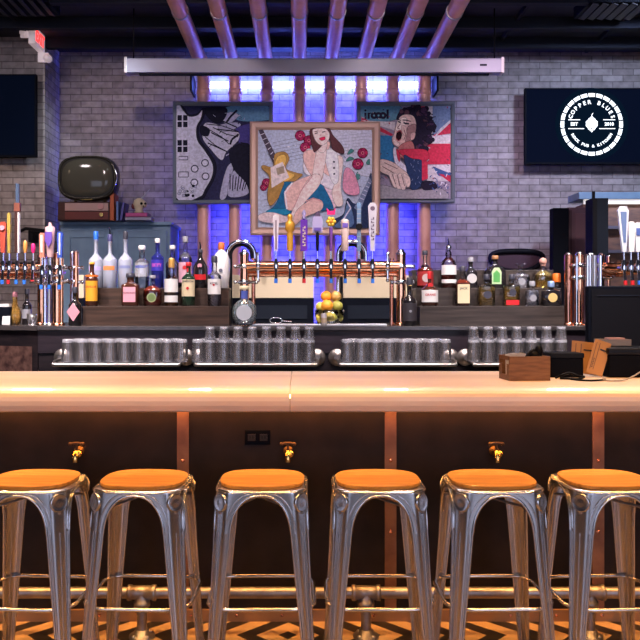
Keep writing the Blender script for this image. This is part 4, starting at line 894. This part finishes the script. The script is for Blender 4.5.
for px, r_, y_, m_ in ((47.5, .012, -.05, chrome), (53, .014, -.08, stain), (67, .012, -.12, copper_s)):
    zt_ = Z(259, 5.3)-BT
    MB().tube([(xx(px), y_, 0), (xx(px), y_, zt_)], r_, 14).lathe([(r_+.010, 0), (r_+.010, .01), (r_, .018)], (xx(px), y_, 0), 14).build('post', m_, t)
    MB().ball((xx(px), y_, zt_), .013).build('post_cap', chrome, t)
c = MB()
for px, py in ((40, 283), (47, 279), (54, 284), (61, 276), (68, 281), (45, 272), (57, 269), (66, 268)):
    zz = Z(py, 5.2)-BT; c.tube([(xx(px)-.02, -.14, zz), (xx(px)+.03, -.14, zz+.004)], .009, 8).ball((xx(px)+.035, -.14, zz+.004), .012).tube([(xx(px), -.14, zz), (xx(px), -.02, zz)], .008, 8)
c.build('valve_cluster', chrome, t)
for px, y_, r_ in ((42, 0, .031), (62, -.10, .029), (74, .0, .03)):
    for py in (268, 282):
        zz = Z(py, 5.3)-BT; c = MB(); ring_clamp(c, (xx(px), y_, zz), r_, 'z'); c.tube([(xx(px)-.06, y_-.02, zz), (xx(px)+.06, y_-.02, zz)], .009, 8).ball((xx(px)-.06, y_-.02, zz), .014).ball((xx(px)+.06, y_-.02, zz), .014); c.build('clamp', chrome, t)
k53 = 5.25/F; hl = lambda y: (256-y)*k53
LK = [(-9, dict(h=hl(215), f=k_paddle(c_red, .014, .022), label='red tap handle')),
 (3, dict(h=hl(225), f=k_paddle(C('h_orange', (.45, .10, .06)), .012, .022), label='orange and pink tap handle', badge=bd_disc(c_pink, .8, .016))),
 (9, dict(h=hl(216), f=k_paddle(C('h_olive', (.28, .20, .04)), .008, .011), label='yellow-green slim tap handle', tip=c_red)),
 (17, dict(h=hl(187), f=lambda x, y, z, h: (MB().box(x-.014, x+.006, y-.012, y+.012, z, z+h*.62, 0).box(x+.006, x+.016, y-.012, y+.012, z, z+h*.58, 1).box(x-.018, x+.02, y-.014, y+.014, z+h*.60, z+h*.72, 2).box(x-.008, x+.012, y-.01, y+.01, z+h*.72, z+h, 3), [C('h_brown', (.035, .012, .010)), c_white, C('h_rust', (.13, .04, .025)), C('h_slate', (.03, .05, .09))]), label='tall dark brown tap handle with slate blue tip')),
 (25, dict(h=hl(243), f=k_lathe(C('h_amber', (.65, .35, .1)), [(.008, 0), (.014, .3), (.014, .8), (.004, 1)]), label='short amber tap handle')),
 (33, dict(h=hl(246), f=k_lathe(c_mag, [(.008, 0), (.014, .3), (.014, .8), (.004, 1)]), label='short magenta tap handle', tip=c_red))]
for i, (px, kd) in enumerate(LK): tap_handle(t, X(px, 5.22)-ox, pzl, -.045, kd, i)
LK2 = [(42, dict(h=(262-238)*k53, f=k_paddle(C('h_salmon', (.62, .28, .20)), .014, .016), label='salmon square tap handle with white letters', badge=bd_box(c_white, .2, .9, .006))),
 (50, dict(h=(262-228)*k53, f=k_lathe(C('h_rose', (.66, .46, .48)), [(.018, 0), (.022, .1), (.028, .55), (.032, .85), (.026, .87), (.010, .90), (.010, 1)]), label='large rose tap handle with purple badge', badge=lambda x, y, z, h: (MB().prism([(x-.022, z+h*.72), (x+.022, z+h*.72), (x+.022, z+h*.45), (x, z+h*.28), (x-.022, z+h*.45)], y-.040, y-.030), C('b_purple', (.10, .05, .28))))),
 (60, dict(h=(263-238)*k53, f=k_paddle(C('h_blue', (.05, .12, .45)), .014, .018), label='blue square tap handle with white marks', badge=bd_box(c_white, .1, .95, .004)))]
for i, (px, kd) in enumerate(LK2): tap_handle(t, X(px, 5.12)-ox, pzl-.035, -.145, kd, i)
# right tower
t = thing('tap_tower', 'copper and chrome beer tap tower at the right end of the back bar', 'beer tower', (X(585, 5.25), 5.25, BT)); ox = t.location.x
xx = lambda px: X(px, 5.25)-ox
for px, r_, y_, m_ in ((567.5, .027, -.02, copper), (576, .030, -.06, copper_s), (584.5, .014, -.10, chrome), (590, .022, -.03, chrome), (597, .018, -.08, copper_s), (602, .018, .03, chrome)):
    zt_ = Z(255, 5.25)-BT
    MB().tube([(xx(px), y_, 0), (xx(px), y_, zt_)], r_, 16).lathe([(r_+.012, 0), (r_+.012, .01), (r_, .018)], (xx(px), y_, 0), 16).build('post', m_, t)
    MB().ball((xx(px), y_, zt_), r_*.7).build('post_cap', chrome, t)
for px, r_, y_, m_ in ((571.5, .010, -.10, chrome), (581, .012, -.12, chrome), (587, .016, -.13, stain), (593.5, .017, -.12, chrome), (605, .012, -.06, copper_s)):
    zt_ = Z(257, 5.25)-BT
    MB().tube([(xx(px), y_, 0), (xx(px), y_, zt_)], r_, 14).lathe([(r_+.010, 0), (r_+.010, .01), (r_, .018)], (xx(px), y_, 0), 14).build('post', m_, t)
    MB().ball((xx(px), y_, zt_), .012).build('post_cap', chrome, t)
for px, y_ in ((576, -.06), (588, -.06), (599, -.06)):
    for py in (266, 278):
        zz = Z(py, 5.25)-BT; c = MB(); ring_clamp(c, (xx(px), y_, zz), .031, 'z'); c.tube([(xx(px)-.045, y_-.03, zz), (xx(px)+.045, y_-.03, zz)], .010, 8).ball((xx(px)-.045, y_-.03, zz), .015).ball((xx(px)+.045, y_-.03, zz), .015); c.build('clamp', chrome, t)
pzr = Z(268, 5.0)-BT
MB().tube([(xx(600), -.10, pzr), (xx(610), -.2, pzr), (xx(700), -.3, pzr)], .042, 20).build('tap_pipe', copper_s, t)
MB().lathe([(.03, -.03), (.055, 0), (.055, .03), (.03, .05)], (xx(607), -.16, pzr), 18, axis='x').build('pipe_elbow', copper, t)
k50 = 4.95/F; hr = lambda y: (258-y)*k50
RK = [(622, dict(h=hr(213), f=lambda x, y, z, h: (MB().prism([(x-.012, z), (x+.012, z), (x+.026+.0, z+h*.9), (x+.014, z+h), (x-.026, z+h), (x-.040, z+h*.9)], y-.01, y+.01, 0).prism([(x-.007, z+h*.2), (x+.007, z+h*.2), (x+.012, z+h*.88), (x-.026, z+h*.88)], y-.013, y-.01, 1), [C('h_pale', (.66, .68, .74)), C('h_steelblue', (.16, .22, .36))]), tip=c_red, label='pale oar-shaped tap handle with slate blue centre')),
 (629, dict(h=hr(228), f=k_paddle(c_white, .016, .020), tip=c_red, label='plain white tap handle')),
 (636, dict(h=hr(229), f=k_paddle(C('h_white2', (.72, .72, .75)), .018, .024), label='white tap handle with blue panel', badge=bd_box(C('bl', (.12, .18, .42)), .55, .8, .016))),
 (644, dict(h=hr(189), f=k_lathe(mat('h_whiskey', (.30, .09, .03), .2), [(.02, 0), (.03, .05), (.034, .5), (.032, .75), (.014, .85), (.014, .98), (.004, 1)]), label='amber bottle-shaped tap handle', badge=bd_box(c_grey, .55, .68, .024, .036)))]
for i, (px, kd) in enumerate(RK): tap_handle(t, X(px, 4.93)-ox, pzr, -.32, kd, i)

# gooseneck arches behind the centre taps
for px, lab in ((241, 'chrome and black gooseneck arch behind the round flask'), (352, 'chrome and black gooseneck arch behind the guitar-neck tap handle')):
    t = thing('gooseneck_pipe', lab, 'pipe', (X(px, 5.7), 5.7, BT)); zt_ = Z(255, 5.7)-BT; R_ = 14*5.7/F
    MB().tube([(-R_, 0, 0), (-R_, 0, zt_)]+[(-R_*math.cos(a), 0, zt_+R_*1.0*math.sin(a)) for a in [PI*k_/12 for k_ in range(1, 12)]]+[(R_, 0, zt_), (R_, 0, zt_-.06)], .014, 10).build('arch', chrome, t)
    MB().tube([(-R_*.75, .02, 0), (-R_*.75, .02, zt_)]+[(-R_*.75*math.cos(a), .02, zt_+R_*.75*math.sin(a)) for a in [PI*k_/12 for k_ in range(1, 12)]]+[(R_*.75, .02, zt_), (R_*.75, .02, zt_-.03)], .012, 10).build('inner_hose', black, t)
# beige-topped equipment boxes behind the taps
for px0, px1, lab in ((230, 314, 'black equipment box with beige top board left of the fruit'), (341, 398, 'black equipment box with beige top board right of the fruit'), (402, 414, 'narrow black box with beige top board behind the black wine bottle'), (70, 84, 'narrow black box with beige top board left of the dark riser')):
    d = 5.85; hw = (px1-px0)/2*d/F
    t = thing('equipment_box', lab, 'box', (X((px0+px1)/2, d), d, BT))
    MB().box(-hw, hw, 0, .2, 0, Z(298, d)-BT).build('housing', black_p, t, bevel=.003)
    MB().box(-hw, hw, -.005, .2, Z(298, d)-BT, Z(275, d)-BT).build('top_board', beige, t, bevel=.003)
    if hw > .1:
        MB().box(-hw+.05, hw-.05, -.006, 0, .03, .13).build('grille', charcoal, t)
# drip tray
t = thing('drip_tray', 'long stainless drip tray under the centre taps', 'tray', (X(318, 5.08), 5.08, BT)); hw = 68*5.08/F
MB().box(-hw, hw, -.055, .02, 0, .012).build('pan', stain, t, bevel=.003)
b = MB()
for k_ in range(60): b.box(-hw+.01+k_*(2*hw-.02)/60, -hw+.015+k_*(2*hw-.02)/60, -.05, .015, .012, .015)
b.build('grate', steel, t)
# chrome piece lying by the drip tray
t = thing('bar_strainer', 'small chrome wire strainer on the drip tray', 'strainer', (X(276, 5.06), 5.06, BT+.014))
MB().tube([(.04*math.cos(a), 0, .02+.018*math.sin(a)) for a in [2*PI*k_/16 for k_ in range(16)]], .0025, 6, closed=True).tube([(.04, 0, .02), (.10, 0, .012)], .004, 6).build('wire', chrome, t)

# fruit in a glass bowl
FX, FY = X(329.5, 5.1), 5.12
t = thing('fruit_bowl', 'clear glass bowl holding the oranges and lemons', 'bowl', (FX, FY, BT+.001))
MB().lathe([(.05, 0), (.075, .004), (.092, .05), (.095, .10), (.092, .10), (.088, .05), (.072, .01), (.001, .008)], (0, 0, 0), 24, cap=False).build('bowl', gl, t)
fr_o = mat('orange_peel', (.85, .33, .03), .45, 0, None, (60, .2)); fr_l = mat('lemon_peel', (.60, .47, .08), .45, 0, None, (60, .2)); fr_g = mat('lime_peel', (.34, .32, .06), .45, 0, None, (60, .2)); leafm = C('stem_green', (.08, .14, .03))
FR = [(-.055, -.03, .052, .036, fr_l, 'dull yellow lemon at the lower left of the bowl'), (.0, -.045, .050, .036, fr_l, 'yellow lemon low at the front of the bowl'), (.052, -.02, .052, .037, fr_g, 'olive lime at the lower right of the bowl'), (-.01, .045, .05, .037, fr_g, 'lime low at the back of the bowl'),
      (-.058, -.02, .120, .034, fr_l, 'lemon at the upper left of the pile'), (-.018, -.04, .128, .040, fr_o, 'bright orange resting on the bowl front'), (.050, -.012, .125, .036, fr_g, 'brownish green lime right of the oranges'),
      (-.022, .012, .188, .037, fr_o, 'orange on the top left of the pile'), (.042, .01, .188, .036, mat('peel_tan', (.62, .36, .10), .45), 'tan-orange fruit on the top right of the pile')]
for (x, y, z, r, m_, lab) in FR:
    t = thing('fruit', lab, 'fruit', (FX+x, FY+y, BT+z-r), group=None)
    MB().ball((0, 0, r), r, 0, 16, sz=.95).build('flesh', m_, t)
    MB().lathe([(.006, 0), (.003, .004)], (0, 0, r*1.93), 8).build('stem_end', leafm, t)
t = thing('drink_can', 'small silver and white can in front of the fruit bowl', 'can', (X(324, 4.98), 4.995, BT+.001))
MB().lathe([(.016, 0), (.019, .006), (.019, .07), (.016, .078)], (0, 0, 0), 16).build('can_body', C('can_white', (.65, .60, .60), .3, .4), t)
MB().lathe([(.0194, .02), (.0194, .05)], (0, 0, 0), 16, cap=False).build('can_band', C('can_gold', (.5, .4, .3), .4), t)
# things at the left end of the back bar
t = thing('napkin_box', 'black box at the far left end of the back bar', 'box', (X(3, 5.3), 5.32, BT))
MB().box(-.11, .06, -.06, .06, 0, .12).build('case', black_p, t, bevel=.004)
MB().box(-.10, .05, -.05, .05, .12, .14).build('napkins', c_white, t)
bottle('golden round decanter with ribbed top near the left edge', 15, 321, 288, 13, 5.33, BT, glass('gold_glass', (.75, .5, .2), .4, .05, (.45, .25, .06)), None, .7, C('cap_rose', (.6, .3, .35)), .15, None, prof=[(.6, 0), (.8, .03), (1, .25), (.9, .5), (.5, .68), (.34, .8), (.34, .98), (.34, 1)])
bottle('short dark bottle with black cap between the decanter and the left tap post', 27, 321, 285, 9, 5.33, BT, darkg, None, .7, c_dark, .14, c_grey, (.2, .5), neck=.4)
t = thing('shot_glass', 'small clear tumbler beside the left copper post', 'glass', (X(32, 5.16), 5.16, BT))
MB().lathe([(.022, 0), (.026, .002), (.034, .075), (.032, .075), (.024, .012), (.001, .010)], (0, 0, 0), 18, cap=False).build('tumbler', glpint, t)
t = thing('bar_menu', 'small white menu stand at the far left of the back bar', 'menu', (X(1.5, 5.1), 5.18, BT))
MB().rbox((0, 0, .03), (.05, .003, .06), (-.2, 0, 0)).build('card', c_white, t); MB().box(-.03, .03, -.015, .02, 0, .004).build('foot', black_p, t)

# POS terminal right, behind the counter
d = 4.55
t = thing('pos_terminal', 'black point of sale monitor at the right edge behind the counter', 'monitor', (X(622, d), d+.25, BT-.15))
x0, x1 = X(588, d)-t.location.x, X(668, d)-t.location.x
zb = BT-.15
MB().box(x0, x1, -.25, -.20, Z(353, d)-zb, Z(286, d)-zb).build('monitor_case', black_p, t, bevel=.006)
MB().box(x0+.02, x1-.02, -.253, -.25, Z(350, d)-zb, Z(289, d)-zb).build('monitor_back', black, t)
MB().box(x0+.05, x1, -.256, -.253, Z(296, d)-zb, Z(295, d)-zb).build('case_line', charcoal, t)
MB().box(-.06, .06, -.2, -.1, -.08, .25).build('stand_neck', black_p, t)
sh = thing('service_counter', 'black service counter holding the monitor behind the bar', 'counter', (X(640, d), d+.1, 0))
MB().box(-.12, .5, -.2, .22, 0, BT-.26).build('cabinet', bkwood, sh)
MB().box(-.13, .51, -.21, .23, BT-.26, BT-.24).build('top', black_p, sh, bevel=.003)
for o in t.children:
    pass

# ------------------------------------------------------------------ front bar
seam = X(290, 3.4)
def counter_slab(label, x0, x1):
    pr = [(4.2, 1.035), (4.2, 1.07), (3.475, 1.07), (3.455, 1.069), (3.436, 1.066), (3.419, 1.061), (3.405, 1.053), (3.394, 1.042), (3.388, 1.028), (3.386, 1.01), (3.388, .99), (3.397, .966), (3.41, .961), (3.46, .961), (3.46, 1.03)]
    t = MB().prism(pr, x0, x1, 0, 'yz'); o = t.build('bar_counter', ctop)
    tag(o, label, 'bar counter'); return o
counter_slab('pale copper bar counter left of the seam', -3.1, seam-.0012)
counter_slab('pale copper bar counter right of the seam, under the wooden caddy', seam+.0012, 3.1)
t = thing('bar_panelling', 'dark bronze-panelled bar front with copper strips behind the stools', 'bar counter', (0, 3.58, 0))
SX = [X(p, 3.58) for p in (-24, 183, 390.5, 598)]+[3.05]; SX = [-3.05]+SX
SX = sorted(SX)
for a, b_ in zip(SX[:-1], SX[1:]): MB().box(a+.0015, b_-.0015, 0, .02, .0, 1.03).build('panel', panel_m, t)
MB().box(-3.05, 3.05, .02, .5, 0, 1.03).build('carcass', bkwood, t)
for x in SX[1:-1]:
    MB().box(x-.026, x+.026, -.006, 0, .05, 1.03).build('copper_strip', copper_d, t)
    for z in (.12, .4, .72):
        MB().ball((x, -.006, z), .008, 0, 10, sy=.5).build('rivet', copper, t)
MB().box(-3.05, 3.05, -.014, 0, .0, .052).build('kick_strip', C('kick_copper', (.29, .165, .09), .5, .2), t)
b = MB()
for k_ in range(30): b.ball((-2.95+k_*.205, -.014, .028), .007, 0, 8, sy=.5)
b.build('kick_rivets', copper, t)
# warm LED strip below the counter lip
l = MB().box(-3.0, 3.0, 3.55, 3.565, 1.005, 1.020).build('under_counter_led', ledwarm); tag(l, 'warm LED strip tucked under the counter edge', 'light')
# brass hooks
for i, px in enumerate((77.5, 288, 495.5)):
    t = thing('brass_hook', ['brass tap-shaped bag hook on the bar front above the two leftmost stools', 'brass tap-shaped bag hook right of the power outlet', 'brass tap-shaped bag hook above the fifth stool'][i], 'hook', (X(px, 3.55), 3.58, Z(453, 3.55)), group='brass tap-shaped hooks on the bar front')
    MB().lathe([(.022, 0), (.022, -.006), (.012, -.010), (.012, -.04)], (0, 0, .005), 16, axis='y').build('wall_flange', C('bronze_flange', (.16, .09, .045), .4, .8), t)
    MB().tube([(0, -.03, .005), (.0, -.055, .005), (.0, -.065, -.01), (0, -.066, -.035)], [.012, .014, .013, .011], 12).ball((.012, -.05, .0), .017).build('spout', gold, t)
    MB().lathe([(.005, 0), (.005, .03)], (0, -.045, .015), 8).tube([(-.028, -.045, .043), (-.01, -.045, .047), (.01, -.045, .047), (.028, -.045, .043)], .006, 8).ball((-.028, -.045, .043), .009).ball((.028, -.045, .043), .009).build('handwheel', C('bronze_wheel', (.12, .07, .045), .4, .8), t)
t = thing('power_outlet', 'black double power outlet on the bar front above the third stool', 'outlet', (X(257.5, 3.57), 3.58, Z(445, 3.57)))
MB().box(-.058, .058, -.006, 0, 0, .066).build('cover_plate', black_p, t, bevel=.002)
for s_ in (-1, 1):
    o = MB().box(s_*.027-.017, s_*.027+.017, -.009, -.006, .018, .048).build('socket', C('socket', (.015, .013, .015), .35), t)
    MB().box(s_*.027-.008, s_*.027-.005, -.010, -.009, .028, .042).box(s_*.027+.005, s_*.027+.008, -.010, -.009, .028, .042).build('slots', black, o)

# ------------------------------------------------------------------ foot rail
t = thing('foot_rail', 'grey iron pipe foot rail with tee fittings along the bar front', 'foot rail', (0, 3.4, 0))
FZ = .19
MB().tube([(-3, 0, FZ), (3, 0, FZ)], .024, 18).build('rail_pipe', steel_d, t)
for px in (-82, 142, 366, 590, 814):
    x = X(px, 3.4)
    MB().lathe([(.026, -.062), (.034, -.060), (.034, -.045), (.030, -.043), (.030, .043), (.034, .045), (.034, .060), (.026, .062)], (x, 0, FZ), 18, axis='x').lathe([(.030, 0), (.030, -.035), (.035, -.037), (.035, -.055), (.026, -.056)], (x, 0, FZ), 18).build('tee_fitting', steel_d, t)
    MB().lathe([(.022, .012), (.022, FZ-.04)], (x, 0, 0), 18).build('support_post', steel_d, t)
    MB().lathe([(.055, 0), (.055, .010), (.032, .014), (.030, .032), (.022, .034)], (x, 0, 0), 20).build('floor_flange', steel_d, t)
    b = MB()
    for k_ in range(4): b.lathe([(.008, .010), (.008, .017), (.003, .019)], (x+.043*math.cos(PI/4+k_*PI/2), .043*math.sin(PI/4+k_*PI/2), 0), 6)
    b.build('flange_bolts', stain, t)

# ------------------------------------------------------------------ stools
SH = .748
def hz(z): return .163+(.197-.163)*(SH-z)/SH
def rc(z): return .022+.030*(z/SH)
def fl(z): return .004+.011*(z/SH)
ZA, ZB = .600, .734
def wz(z):
    w0 = rc(z)+fl(z)
    if z <= ZA: return w0
    if z >= ZB: return hz(z)
    u = (z-ZA)/(ZB-ZA); return hz(z)-(hz(z)-w0)*max(0, 1-u**2.4)**(1/2.4)
def section(z, cx, cy):
    """open cross-section of the folded steel sheet round one corner"""
    h, r, w_ = hz(z), rc(z), wz(z); pts = []
    for k_ in range(4):
        t_ = k_/4; pts.append((h-w_+(w_-r)*t_, h))
    c0 = (h-r, h-r)
    for k_ in range(9):
        a = PI/2*(1-k_/8); ar = (c0[0]+r*math.cos(a), c0[1]+r*math.sin(a)); ch = (c0[0]+r*k_/8, c0[1]+r*(1-k_/8))
        q = .55; e = math.sin(PI*k_/8)
        pts.append((ar[0]*(1-q*e)+ch[0]*q*e, ar[1]*(1-q*e)+ch[1]*q*e))
    for k_ in range(1, 5):
        t_ = k_/4; pts.append((h, h-r-(w_-r)*t_))
    pts2 = [(p[0]*cx, p[1]*cy, z) for p in pts]
    return pts2
def make_stool():
    t = thing('bar_stool', '-', 'bar stool')
    # seat: rounded square of wood
    def rs(h, e, z): return [(h*math.cos(a)/((abs(math.cos(a))**e+abs(math.sin(a))**e)**(1/e)), .955*h*math.sin(a)/((abs(math.cos(a))**e+abs(math.sin(a))**e)**(1/e)), z) for a in [2*PI*k_/48 for k_ in range(48)]]
    st = MB().loft([rs(.153, 2.9, SH+.003), rs(.157, 2.9, SH+.006), rs(.158, 2.9, SH+.016), rs(.156, 2.9, SH+.018)], 0, False); st.build('seat', seatwood, t)
    MB().loft([rs(.153, 2.9, SH-.003), rs(.155, 2.9, SH+.003)], 0, False).build('seat_pad_ring', C('dark_ring', (.04, .015, .01)), t)
    fr = MB(); zs = [ZA+(ZB-ZA)*u for u in (0, .2, .4, .6, .75, .87, .95, .985, 1)]+[.740, SH]
    for sx in (1, -1):
        for sy in (1, -1):
            R_ = [section(z, sx, sy) for z in zs]
            R_.append([(p[0]*.955, p[1]*.955, SH+.003) for p in R_[-1]]); R_.append([(p[0]*.5, p[1]*.5, SH+.001) for p in R_[-1]])
            fr.loft(R_, 0, True, False, False)
    zz = [ZA+(ZB-ZA)*math.sin(PI/2*k_/10) for k_ in range(11)]
    for ax in range(4):
        ca, sa = round(math.cos(ax*PI/2)), round(math.sin(ax*PI/2))
        P_ = [(-(hz(z)-wz(z)), hz(z)+.001, z) for z in zz]+[((hz(z)-wz(z)), hz(z)+.001, z) for z in reversed(zz)][1:]
        fr.tube([(p[0]*ca-p[1]*sa, p[0]*sa+p[1]*ca, p[2]) for p in P_], .0055, 8)
        # pressed ridge above the arch
        P_ = [(-(hz(z)-wz(z))*1.0-.016 if k_ < 9 else -(hz(z)-wz(z)), hz(z)+.0005, min(z+.009, .741)) for k_, z in enumerate(zz)]
        P_ = P_+[(-p[0], p[1], p[2]) for p in reversed(P_)][1:]
        fr.tube([(p[0]*ca-p[1]*sa, p[0]*sa+p[1]*ca, p[2]) for p in P_], .003, 6)
    fr.tube([(x*1.0, y*1.03, SH-.004) for x, y, z in rs(.168, 5.0, 0)], .0035, 6, closed=True)
    fr.build('frame', steel, t)
    for sx in (1, -1):
        for sy in (1, -1):
            lg_ = MB(); zs = [0, .01]+[ZA*k_/8 for k_ in range(1, 9)]
            lg_.loft([section(z, sx, sy) for z in zs], 0, True, False, False)
            for idx in (0, 4, 12, 16):
                lg_.tube([Vector(section(z, sx, sy)[idx]) for z in zs], .0045 if idx in (0, 16) else .0035, 8)
            lg_.tube([Vector(section(z, sx, sy)[8]) for z in zs], .0025, 6)
            lg_.build('leg', steel, t)
            # round pressed disc at the corner
            z = .706; s8 = Vector(section(z, sx, sy)[8]); n = Vector((sx, sy, .09)).normalized()
            M_ = n.to_track_quat('Z', 'Y').to_matrix()
            dsk = MB(); rings = []
            for r_, o_ in ((.034, -.004), (.034, .005), (.031, .008), (.028, .0065), (.012, .0075), (.0005, .0078)):
                rings.append([s8+M_ @ Vector((r_*math.cos(a)*.98, r_*math.sin(a), o_)) for a in [2*PI*k_/24 for k_ in range(24)]])
            dsk.loft(rings, 0, True, True, False); dsk.build('corner_disc', steel, t)
            MB().lathe([(.016, 0), (.016, .012), (.012, .014)], (sx*(hz(0)-.018), sy*(hz(0)-.018), 0), 12).build('rubber_foot', black, t)
    z = .330; h = hz(z)-.012; g = h-.035
    for ax in range(4):
        ca, sa = round(math.cos(ax*PI/2)), round(math.sin(ax*PI/2)); bow = .024 if ax % 2 else .008
        P_ = [(-h+.012, h-.004), (-h+.03, h+bow*.5), (-h+.06, h+bow), (0, h+bow), (h-.06, h+bow), (h-.03, h+bow*.5), (h-.012, h-.004)]
        MB().tube([(p[0]*ca-p[1]*sa, p[0]*sa+p[1]*ca, z) for p in P_], .0075, 8).build('footrest', steel, t)
    for s_ in (1, -1):
        MB().tube([(-.15, -.15*s_, .67), (0, 0, .695+.006*s_), (.15, .15*s_, .67)], .005, 8).build('cross_brace', steel_d, t)
    return t
ST = [(35, -.055, 'bar stool cut by the left edge of the photo'), (145, -.05, 'bar stool below and right of the left brass hook'), (262.7, 0, 'bar stool below the power outlet'),
      (377.3, .0, 'bar stool in front of the copper strip right of centre'), (491, .02, 'bar stool below the right brass hook'), (603.5, .04, 'bar stool at the right edge of the photo')]
base = make_stool()
for i, (px, rz, lab) in enumerate(ST):
    o = base if i == 0 else copy_tree(base)
    o.location = (X(px, 3.02), 3.02, 0); o.rotation_euler.z = rz
    tag(o, 'steel '+lab+', with orange wooden seat', 'bar stool', 'steel bar stools in a row at the bar')

# ------------------------------------------------------------------ things on the counter
CT = 1.0702
t = thing('wooden_caddy', 'brown wooden caddy box on the counter', 'caddy', (X(524.5, 3.74), 3.745, CT), .07)
hw = .097
MB().box(-hw, hw, -.075, .075, 0, .006).build('bottom', boxwood, t)
for y0, y1, nm in ((-.075, -.066, 'front_board'), (.066, .075, 'back_board')): MB().box(-hw, hw, y0, y1, 0, .112).build(nm, boxwood, t, bevel=.001)
for s_ in (-1, 1):
    x0_, x1_ = (-hw, -hw+.009) if s_ < 0 else (hw-.009, hw)
    MB().box(x0_, x1_, -.066, .066, .006, .025).box(x0_, x1_, -.066, .066, .094, .112).box(x0_, x1_, -.066, -.035, .025, .075).box(x0_, x1_, .035, .066, .025, .075).build('side_board', boxwood, t)
MB().box(-.003, .003, -.066, .066, .006, .085).build('divider', boxwood, t)
t2 = thing('sachet_bundle', 'pale sugar sachets standing in the wooden caddy', 'sachets', (X(517, 3.74), 3.745, CT+.007), .07)
for k_ in range(6):
    MB().rbox((-.035+.012*k_, -.01+.01*(k_ % 2), .066), (.05, .003, .10), (.1, .05*k_-.1, .3)).build('sachet', c_cream if k_ % 2 else c_white, t2)
t2 = thing('black_scoop', 'crumpled black cloth bundle sticking out of the wooden caddy', 'cloth', (X(534, 3.76), 3.745, CT+.007), 0)
MB().ball((0, 0, .10), .030, 0, 14, sx=1, sy=.8, sz=1.0).ball((.018, .0, .125), .020, 0, 12, sz=1.5).tube([(-.0, 0, .0), (0, 0, .08)], .02, 10).tube([(-.045, 0, .095), (-.02, 0, .12), (.0, 0, .13)], .01, 8).build('cloth', black, t2)
t = thing('wooden_block', 'pale wooden block between caddy and black box', 'block', (X(545.5, 3.86), 3.90, CT))
MB().box(-.022, .022, -.05, .05, 0, .085).build('block', C('pale_wood', (.42, .29, .17)), t, bevel=.002)
t = thing('receipt_printer', 'low matte black box with lid, between caddy and tan menus', 'printer', (X(567, 3.83), 3.9, CT), 0)
MB().box(-.080, .080, -.07, .07, 0, .095).build('case', black_p, t, bevel=.004)
MB().box(-.083, .083, -.075, .075, .095, .118).build('lid', charcoal, t, bevel=.004)
# tan menus leaning
def card(label, px, py, w_, h_, tilt, y, rz=0, lean=.18):
    t = thing('menu_card', label, 'menu', (X(px, y), y, CT+.002), rz)
    M_ = Matrix.Rotation(-lean, 4, 'X') @ Matrix.Rotation(tilt, 4, 'Y')
    b = MB().box(-w_/2, w_/2, 0, .004, 0, h_); b.v = [tuple(M_ @ Vector(v)) for v in b.v]; mz = min(v[2] for v in b.v)
    b.v = [(v[0], v[1], v[2]-mz) for v in b.v]; b.build('card', c_tan, t)
    c = MB().box(-w_*.36, -w_*.34, -.002, 0, .02, h_*.92).box(-w_*.16, -w_*.14, -.002, 0, .02, h_*.92)
    for k_ in range(6): c.box(-w_*.30, -w_*.22, -.002, 0, .03+k_*h_*.05, .03+k_*h_*.05+h_*.02)
    c.box(-w_*.05, w_*.42, -.002, 0, h_*.72, h_*.76)
    c.v = [tuple(M_ @ Vector(v)) for v in c.v]; c.v = [(v[0], v[1], v[2]-mz) for v in c.v]
    c.build('print', c_dark, t)
card('tan printed menu card tilted to the right, leaning behind the cables', 594, 378, .080, .170, .34, 3.84)
card('tan menu card with wide top, tilted behind the front menu card', 583.5, 378, .130, .160, .12, 3.93)
t = thing('ticket_printer', 'large black ticket printer at the right edge of the counter', 'printer', (X(632, 3.85), 3.92, CT), 0)
MB().box(-.118, .16, -.09, .14, 0, .110).build('case', black_p, t, bevel=.008)
MB().box(-.122, .165, -.094, .14, .110, .142).build('lid', mat('lid_navy', (.006, .009, .018), .4, spec=.15), t, bevel=.008)
MB().box(-.10, .14, -.096, -.094, .120, .124).build('paper_slot', charcoal, t)
t = thing('card_tray', 'grey tray with red and white slips on the black ticket printer', 'tray', (X(618, 3.95), 4.02, CT+.1425), 0)
MB().box(-.075, .075, -.05, .05, 0, .004).box(-.075, .075, -.05, -.046, 0, .035).box(-.075, .075, .046, .05, 0, .035).box(-.075, -.071, -.046, .046, 0, .035).box(.071, .075, -.046, .046, 0, .035).build('tray', C('tray_grey', (.34, .33, .34), .4), t)
MB().box(-.03, .05, -.03, .03, .030, .042).build('slips', [C('slips_pink', (.75, .50, .48))], t)
# cables
for lab, pts, m_, r_ in (('black cable curling on the counter in front of the tan menus', [(560, 3.72, .006), (568, 3.69, .008), (576, 3.66, .006), (584, 3.63, .006), (592, 3.62, .006), (600, 3.64, .006), (606, 3.68, .006)], black, .0045),
                         ('tangled black cable beside the low black box', [(556, 3.76, .006), (562, 3.72, .022), (570, 3.74, .030), (578, 3.71, .018), (584, 3.74, .012), (578, 3.69, .006), (570, 3.70, .006)], black, .006),
                         ('grey cable crossing the front of the ticket printer', [(601, 3.66, .005), (612, 3.62, .005), (624, 3.64, .006), (634, 3.70, .02), (645, 3.75, .045), (660, 3.78, .06)], C('cable_grey', (.30, .27, .25)), .0035)):
    P_ = [(X(p, y), y, CT+z) for p, y, z in pts]; Q = []
    for i in range(len(P_)-1):
        p0, p1, p2, p3 = [Vector(P_[min(max(i+k_, 0), len(P_)-1)]) for k_ in (-1, 0, 1, 2)]
        for j in range(5):
            u = j/5; Q.append(.5*((2*p1)+(-p0+p2)*u+(2*p0-5*p1+4*p2-p3)*u*u+(-p0+3*p1-3*p2+p3)*u**3))
    tag(MB().tube(Q, r_, 8, 0).build('cable', m_), lab, 'cable')
